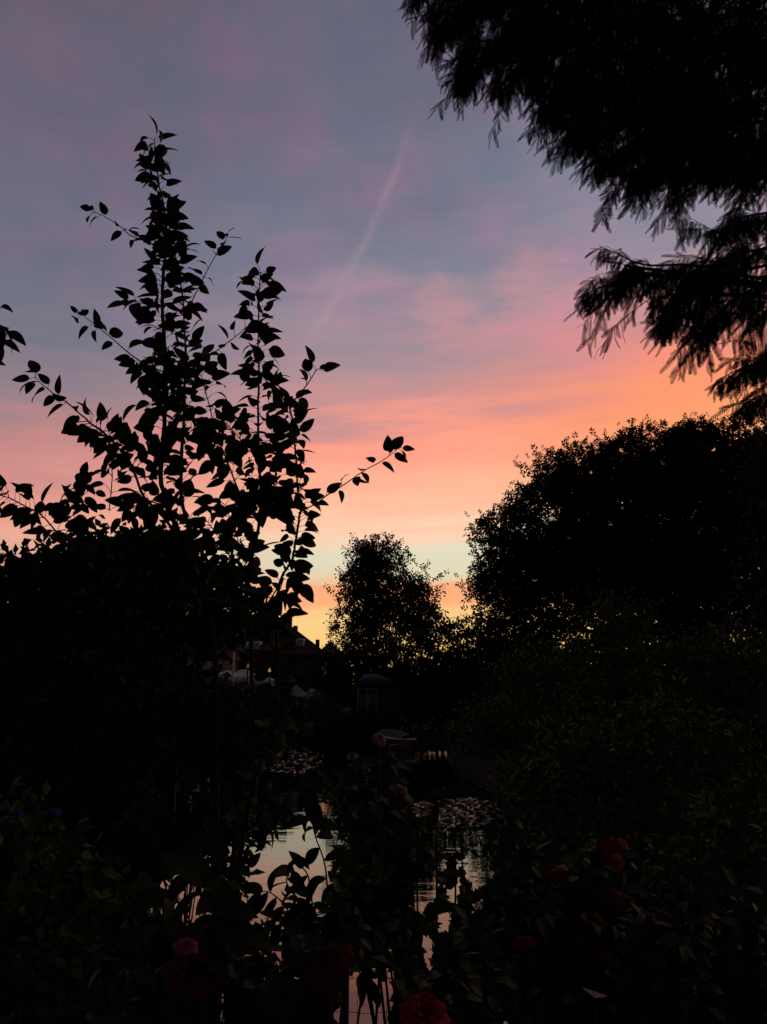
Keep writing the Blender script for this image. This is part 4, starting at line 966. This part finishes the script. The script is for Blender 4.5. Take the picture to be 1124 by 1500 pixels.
def flower(parent, c, r, m, layers=6, up=(0, -.35, 1), open_=1.0, name='flower', flat=False):
    up = unit(np.array(up, float)); a = unit(np.cross(up, [0.3, 1, 0.1])); b_ = np.cross(up, a); mb = MB()
    tv, tf = [], []
    nu, nv = 5, 5
    for layer in range(layers):
        n_ = 4 + layer; tilt = (0.15 + 1.15 * (layer / (layers - 1)) ** 1.2 * open_) if not flat else 1.15 + .25 * rng.random(); rr = r * (0.35 + .65 * layer / (layers - 1))
        for k in range(n_):
            th = k * 2 * math.pi / n_ + layer * 1.1 + rng.normal() * .12; out = a * math.cos(th) + b_ * math.sin(th); tan = np.cross(up, out); tl = tilt + rng.normal() * .08; vs_ = []
            for i in range(nu + 1):
                u = i / nu; cur = tl * (.45 + .75 * u); rad = rr * u * math.sin(min(cur, 1.5)) * 1.05 + rr * .05; hh = rr * u * math.cos(cur) * .95 - r * .12 * layer / layers
                for j in range(nv + 1):
                    s_ = -1 + 2 * j / nv; wdt = rr * .62 * math.sin(math.pi * (.12 + .80 * u)) ** .7
                    p = c + out * (rad - .18 * rr * s_ * s_ * u) + up * (hh - .10 * rr * abs(s_) ** 1.5 + .03 * r * math.sin(5 * s_ + layer)) + tan * s_ * wdt; vs_.append(p)
            mb.add(vs_, np.array([(i * (nv + 1) + j, i * (nv + 1) + j + 1, (i + 1) * (nv + 1) + j + 1, (i + 1) * (nv + 1) + j) for i in range(nu) for j in range(nv)]))
    return mb.build(name, M[m], parent, True)
def cluster(parent, c, rx, rz, m, n=26, pr=.010):
    """a head of many small florets"""
    mb = MB(); P_, D_, N_ = [], [], []
    for k in range(n):
        d = rand_unit(1)[0]; d[2] = abs(d[2]) * .8 - .15; p = c + d * np.array([rx, rx * .8, rz])
        nn = unit(d + np.array([0, -.3, .2])); a = unit(np.cross(nn, [.3, .2, 1])); b_ = np.cross(nn, a)
        for j in range(5):
            th = j * 2 * math.pi / 5 + k; P_.append(p); D_.append(a * math.cos(th) + b_ * math.sin(th) + nn * .25); N_.append(nn)
    leaves(mb, tpl_blade(3, lambda u: .5 * math.sin(math.pi * max(0, u) ** .6) ** .8 if u < 1 else .12, .1), np.array(P_), np.array(D_), np.array(N_), pr * 1.4, pr * 1.2, .4)
    return mb.build('flower_head', M[m], parent)

def rose_bush(label, base, canes, flowers_, lm='rose_leaf', Lpx=26, name='rose_bush', cat='rose bush', heads=None, avoid=GAPS, dens=1.0):
    t = thing(name, base, label, cat); bb, lb = MB(), MB(); P_, D_, N_, L_ = [], [], [], []
    for pts, Y0, Y1, reach in canes:
        m = len(pts); w = np.array([P(x, y, Y0 + (Y1 - Y0) * i / (m - 1)) for i, (x, y) in enumerate(pts)]); w[0][2] = max(w[0][2], .85) if w[0][2] > .85 else .85
        ln = smooth_line(w, 30); s = Y1 / F; bb.tube(ln, 2.6 * s, .9 * s, 6); plen = np.linalg.norm(np.diff(ln, axis=0), axis=1).sum()
        for k in range(int(plen / (7 * s) * dens)):
            u = 1 - (k / (plen / (7 * s) * dens)) ** 1.0; i0 = min(int(u * 29), 28); c = ln[i0]; px = project(c[None])[0]
            if px[1] > 1560: continue
            ax = unit(ln[i0 + 1] - ln[i0]); d = unit(rand_unit(1)[0] * np.array([1, .7, .8]) + ax * .3); l = reach * s * rng.uniform(.4, 1)
            e = c + d * l + np.array([0, 0, -.15 * l])
            pe = project(np.array([(c + e) / 2, e]))
            if avoid and any(inpoly(pe, g_).any() for g_ in avoid) and rng.random() < .98: continue
            bb.tube(smooth_line([c, c + d * l * .55, e], 5), .7 * s, .4 * s, 4)
            for j in range(5):           # compound rose leaf: two pairs and a tip leaflet
                v_ = (.45, .45, .75, .75, 1.0)[j]; p = c + (e - c) * v_; sg = (-1) ** j; sd = unit(np.cross(d, [0.1, 1, .3])); td = unit(e - c)
                P_.append(p); D_.append(unit(td * (.6 if j < 4 else 1) + sd * sg * (1 if j < 4 else 0) + np.array([0, 0, -.25]))); N_.append(unit(np.array([rng.normal() * .5, -.6 + rng.normal() * .5, .9]))); L_.append(Lpx * s * rng.uniform(.7, 1.1))
    P_, D_, N_, L_ = map(np.array, (P_, D_, N_, L_))
    if avoid:
        px = project(P_ + D_ * L_[:, None] * .6); keep = np.ones(len(P_), bool)
        for g_ in avoid: keep &= ~inpoly(px, g_) | (rng.random(len(P_)) < .015)
        P_, D_, N_, L_ = P_[keep], D_[keep], N_[keep], L_[keep]
    leaves(lb, T_MID, P_, D_, N_, L_, L_ * .62, rng.uniform(.1, .9, len(L_)))
    for (x, y, Y, rpx, m_, kind) in flowers_:
        c = P(x, y, Y); r = rpx * Y / F; b0 = np.array([base[0] + rng.normal() * .05, base[1], .9])
        bb.tube(smooth_line([b0, (b0 + c) / 2 + np.array([.05, 0, .1]), c - np.array([0, 0, r * .5])], 10), 2.2 * Y / F, 1.3 * Y / F, 6)
        if kind == 'rose': flower(t, c, r, m_, 6, (rng.normal() * .25, -.5, 1), .95)
        elif kind == 'open': flower(t, c, r, m_, 4, (rng.normal() * .2, -.9, .6), 1.1)
        else: cluster(t, c, r, r * .55, m_, int(34), r * .30)
    bb.build('stem', M['stem'], t, True); lb.build('foliage', M[lm], t)
    print(label, len(P_))
def canes(xs_, y0, tops, Y, reach=34, sp=.25):
    out = []
    for x, (tx, ty) in zip(xs_, tops):
        out.append(([(x, 1900), (x + (tx - x) * .3, 1900 + (ty - 1900) * .45), (x + (tx - x) * .75, 1900 + (ty - 1900) * .8), (tx, ty)], Y, Y + rng.uniform(-sp, sp), reach))
    return out
rose_bush('rose bush with pale blush roses in front of the far boat', (P(560, 1020, 2.1)[0], 2.1, .9),
          canes([600, 590, 605, 620, 595, 588, 625, 610, 630, 598], 0, [(556, 1092), (520, 1120), (580, 1170), (610, 1240), (500, 1250), (520, 1300), (560, 1330), (590, 1300), (600, 1210), (540, 1200)], 2.1, 28),
          [(556, 1083, 2.0, 11, 'blush', 'open'), (516, 1108, 2.1, 8, 'blush', 'rose'), (583, 1163, 2.0, 16, 'blush', 'open'), (574, 1192, 2.05, 10, 'blush', 'rose')], Lpx=24, dens=.9)
rose_bush('rose bush with thin arching canes before the lit water, right of the middle', (P(660, 1020, 1.9)[0], 1.9, .9),
          canes([640, 665, 700, 620, 690, 730], 0, [(640, 1160), (668, 1205), (742, 1200), (600, 1250), (676, 1215), (765, 1240)], 1.9, 26),
          [], Lpx=20, dens=.8)
rose_bush('rose bush with one big dark crimson rose at the bottom centre', (P(480, 1500, 1.45)[0], 1.45, .9),
          canes([470, 460, 475, 440, 420, 480, 400, 465], 0, [(480, 1400), (450, 1380), (510, 1360), (420, 1400), (395, 1375), (540, 1390), (380, 1420), (500, 1310)], 1.5, 38, .15),
          [(483, 1415, 1.35, 36, 'crimson', 'rose'), (480, 1468, 1.4, 20, 'crimson', 'rose')], Lpx=28, dens=.75)
rose_bush('rose bush with a bright red rose cut by the bottom edge', (P(620, 1500, 1.45)[0], 1.45, .9),
          canes([620, 610, 640, 660, 605, 680, 600], 0, [(620, 1440), (600, 1400), (650, 1390), (690, 1400), (580, 1420), (700, 1360), (560, 1380)], 1.5, 38, .15),
          [(622, 1486, 1.3, 33, 'red', 'rose')], Lpx=28, dens=.8)
rose_bush('rose bush with a large faded red rose at the lower left', (P(275, 1500, 1.5)[0], 1.5, .9),
          canes([275, 250, 290, 230, 285, 200, 280, 220], 0, [(270, 1390), (240, 1400), (310, 1400), (215, 1400), (345, 1410), (190, 1390), (355, 1390), (200, 1440)], 1.55, 38, .15),
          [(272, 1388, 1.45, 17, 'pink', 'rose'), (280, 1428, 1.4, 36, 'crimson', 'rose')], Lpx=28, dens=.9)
rose_bush('geranium-like plant with a round red flower head, leftmost of the right bed', (P(815, 1300, 2.0)[0], 2.0, .9),
          canes([815, 800, 840, 780, 770, 760, 790], 0, [(815, 1290), (790, 1260), (840, 1300), (775, 1300), (760, 1350), (770, 1230), (800, 1340)], 2.0, 34),
          [(815, 1284, 1.9, 18, 'red', 'head'), (772, 1382, 1.7, 16, 'red', 'head')], name='red_flower_plant', cat='flowering plant', Lpx=28, dens=1.2)
rose_bush('tall red flower heads stacked one above the other in the right bed', (P(890, 1300, 2.0)[0], 2.0, .9),
          canes([880, 900, 870, 920, 860, 930, 890], 0, [(897, 1240), (880, 1300), (850, 1330), (920, 1290), (860, 1260), (940, 1330), (890, 1360)], 2.0, 34),
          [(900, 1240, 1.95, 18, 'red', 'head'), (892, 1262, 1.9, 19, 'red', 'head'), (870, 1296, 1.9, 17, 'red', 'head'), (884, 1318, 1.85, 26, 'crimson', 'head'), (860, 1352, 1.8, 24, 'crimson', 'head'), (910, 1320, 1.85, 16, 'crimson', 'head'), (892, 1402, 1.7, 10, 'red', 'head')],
          name='red_flower_plant', cat='flowering plant', Lpx=28, dens=1.2)
rose_bush('plant with a pinkish-topped red bloom, rightmost of the right bed', (P(980, 1350, 1.8)[0], 1.8, .9),
          canes([980, 960, 1010, 940, 1040, 1080, 1060, 1110], 0, [(985, 1350), (960, 1330), (1010, 1320), (945, 1380), (1050, 1340), (1090, 1300), (1070, 1400), (1110, 1360)], 1.8, 36),
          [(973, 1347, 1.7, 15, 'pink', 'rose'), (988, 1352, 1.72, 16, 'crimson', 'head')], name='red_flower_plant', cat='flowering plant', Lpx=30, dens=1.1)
rose_bush('hydrangea with small blue flower heads at the left edge', (P(50, 1300, 2.3)[0], 2.3, .9),
          canes([50, 20, 80, 110, 0], 0, [(50, 1220), (20, 1240), (85, 1230), (120, 1260), (-10, 1220)], 2.3, 34),
          [(24, 1192, 2.0, 9, 'blue', 'head'), (78, 1190, 2.05, 10, 'blue', 'head')], name='hydrangea', cat='hydrangea', Lpx=34, avoid=None)
# leafy filling along the bottom and right foreground
def filler(label, x, Y, lo, n, L=.034, lm='leaf3', tpl=T_LO, cl=.035):
    leafy('shrub', label, 'shrub', (P(x, 1500, Y)[0], Y, .9), lo, n, L, L * .62, lm, tpl, clump=cl, per=18, stem_r=.003, stems=26, names=('stem', 'foliage'), avoid=GAPS, shell=.2)
filler('low leafy plant at the bottom centre between the red roses', 570, 1.7, [lobe(550, 1330, 2.0, 50, 70, .15), lobe(600, 1420, 1.7, 30, 40, .1), lobe(530, 1270, 2.2, 40, 50, .15)], 900)
filler('thin leafy shoot standing in the lit strip of water right of the middle', 622, 1.9, [lobe(622, 1352, 1.95, 17, 40, .06), lobe(640, 1270, 2.0, 12, 22, .05), lobe(596, 1235, 2.1, 20, 34, .06), lobe(640, 1250, 2.1, 20, 18, .06), lobe(716, 1300, 2.1, 22, 40, .08), lobe(655, 1400, 1.9, 24, 40, .06)], 800)
filler('bushy plant in front of the water right of the middle', 670, 1.9, [lobe(690, 1380, 1.9, 66, 90, .16), lobe(700, 1480, 1.7, 75, 60, .15), lobe(640, 1330, 2.1, 34, 90, .12), lobe(790, 1310, 2.2, 36, 90, .2)], 1300)
filler('broad leafy bed plant at the bottom right', 900, 2.1, [lobe(880, 1430, 2.6, 150, 90, .25), lobe(1040, 1440, 2.4, 140, 110, .3), lobe(960, 1330, 2.8, 150, 90, .3), lobe(1090, 1300, 2.6, 80, 120, .3)], 8500, .042)
filler('leafy plant between the faded red rose and the crimson rose', 390, 1.8, [lobe(390, 1440, 1.9, 62, 66, .14), lobe(330, 1400, 2.0, 36, 46, .12), lobe(430, 1360, 2.0, 42, 42, .12), lobe(440, 1490, 1.8, 60, 36, .12)], 650)
filler('leafy plant under the drooping shrub at the lower left', 230, 1.9, [lobe(210, 1430, 2.0, 90, 60, .18), lobe(250, 1500, 1.8, 110, 50, .18), lobe(140, 1370, 2.3, 70, 70, .2), lobe(180, 1420, 2.0, 40, 40, .12)], 3000)
filler('dark shrub in the middle of the water view, behind the pale roses', 560, 2.6, [lobe(600, 1262, 2.6, 30, 60, .12), lobe(510, 1180, 2.7, 40, 35, .14), lobe(640, 1300, 2.6, 20, 36, .1)], 600, .036)
# broad leaves with a pale colour of their own
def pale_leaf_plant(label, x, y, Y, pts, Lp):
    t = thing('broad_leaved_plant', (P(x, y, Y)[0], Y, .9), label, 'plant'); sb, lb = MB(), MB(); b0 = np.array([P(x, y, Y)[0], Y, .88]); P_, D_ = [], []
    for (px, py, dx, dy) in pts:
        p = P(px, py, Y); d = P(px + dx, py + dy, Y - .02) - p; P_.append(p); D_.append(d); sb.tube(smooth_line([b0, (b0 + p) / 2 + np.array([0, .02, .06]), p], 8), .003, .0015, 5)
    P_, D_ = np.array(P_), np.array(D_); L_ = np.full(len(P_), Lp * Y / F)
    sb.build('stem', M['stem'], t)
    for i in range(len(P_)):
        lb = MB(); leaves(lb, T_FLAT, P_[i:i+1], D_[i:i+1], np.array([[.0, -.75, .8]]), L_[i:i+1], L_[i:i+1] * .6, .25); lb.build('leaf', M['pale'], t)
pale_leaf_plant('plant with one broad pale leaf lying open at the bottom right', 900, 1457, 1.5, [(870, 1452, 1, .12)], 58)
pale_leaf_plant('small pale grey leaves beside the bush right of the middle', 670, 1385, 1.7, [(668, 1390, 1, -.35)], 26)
# garden wire fence and canes
def wire_fence():
    Y = 2.45; t = thing('wire_fence', (P(440, 1500, Y)[0], Y, .9), 'low garden wire fence in front of the water along the bottom', 'fence')
    w = MB(); top = P(440, 1432, Y)[2]; xa, xb = P(290, 1450, Y)[0], P(720, 1450, Y)[0]; n = int((xb - xa) / .04)
    for k in range(n + 1):
        x = xa + k * .04; w.tube([(x, Y, .88), (x + .004 * math.sin(k * 1.7), Y, (.88 + top) / 2), (x, Y, top)], .0008, .0008, 5)
    for z in np.arange(top, .9, -.085): w.tube([(xa + (xb - xa) * i / 12, Y - .003, z + .004 * math.sin(i * 2.1 + z * 30)) for i in range(13)], .0009, .0009, 5)
    w.build('wire_mesh', M['wire'], t)
    for x in (xa, (xa + xb) / 2, xb): MB().tube([(x, Y + .02, .85), (x, Y + .02, top + .06)], .012, .012, 8).build('post', M['greywood'], t)
wire_fence()
for x, y0, lab in ((258, 1148, 'thin pale garden cane, the left one of two standing before the lily pads'), (280, 1180, 'thin pale garden cane, the right and shorter one of two before the lily pads')):
    p = P(x, y0, 2.9); o = MB().tube([(p[0], 2.9, .88), (p[0] + .003, 2.9, (.88 + p[2]) / 2), (p[0], 2.9, p[2])], .0032, .0026, 7).build('garden_cane', M['cane'], None, True, origin=(p[0], 2.9, .88)); o['label'] = lab; o['category'] = 'garden cane'; o['group'] = 'garden canes'
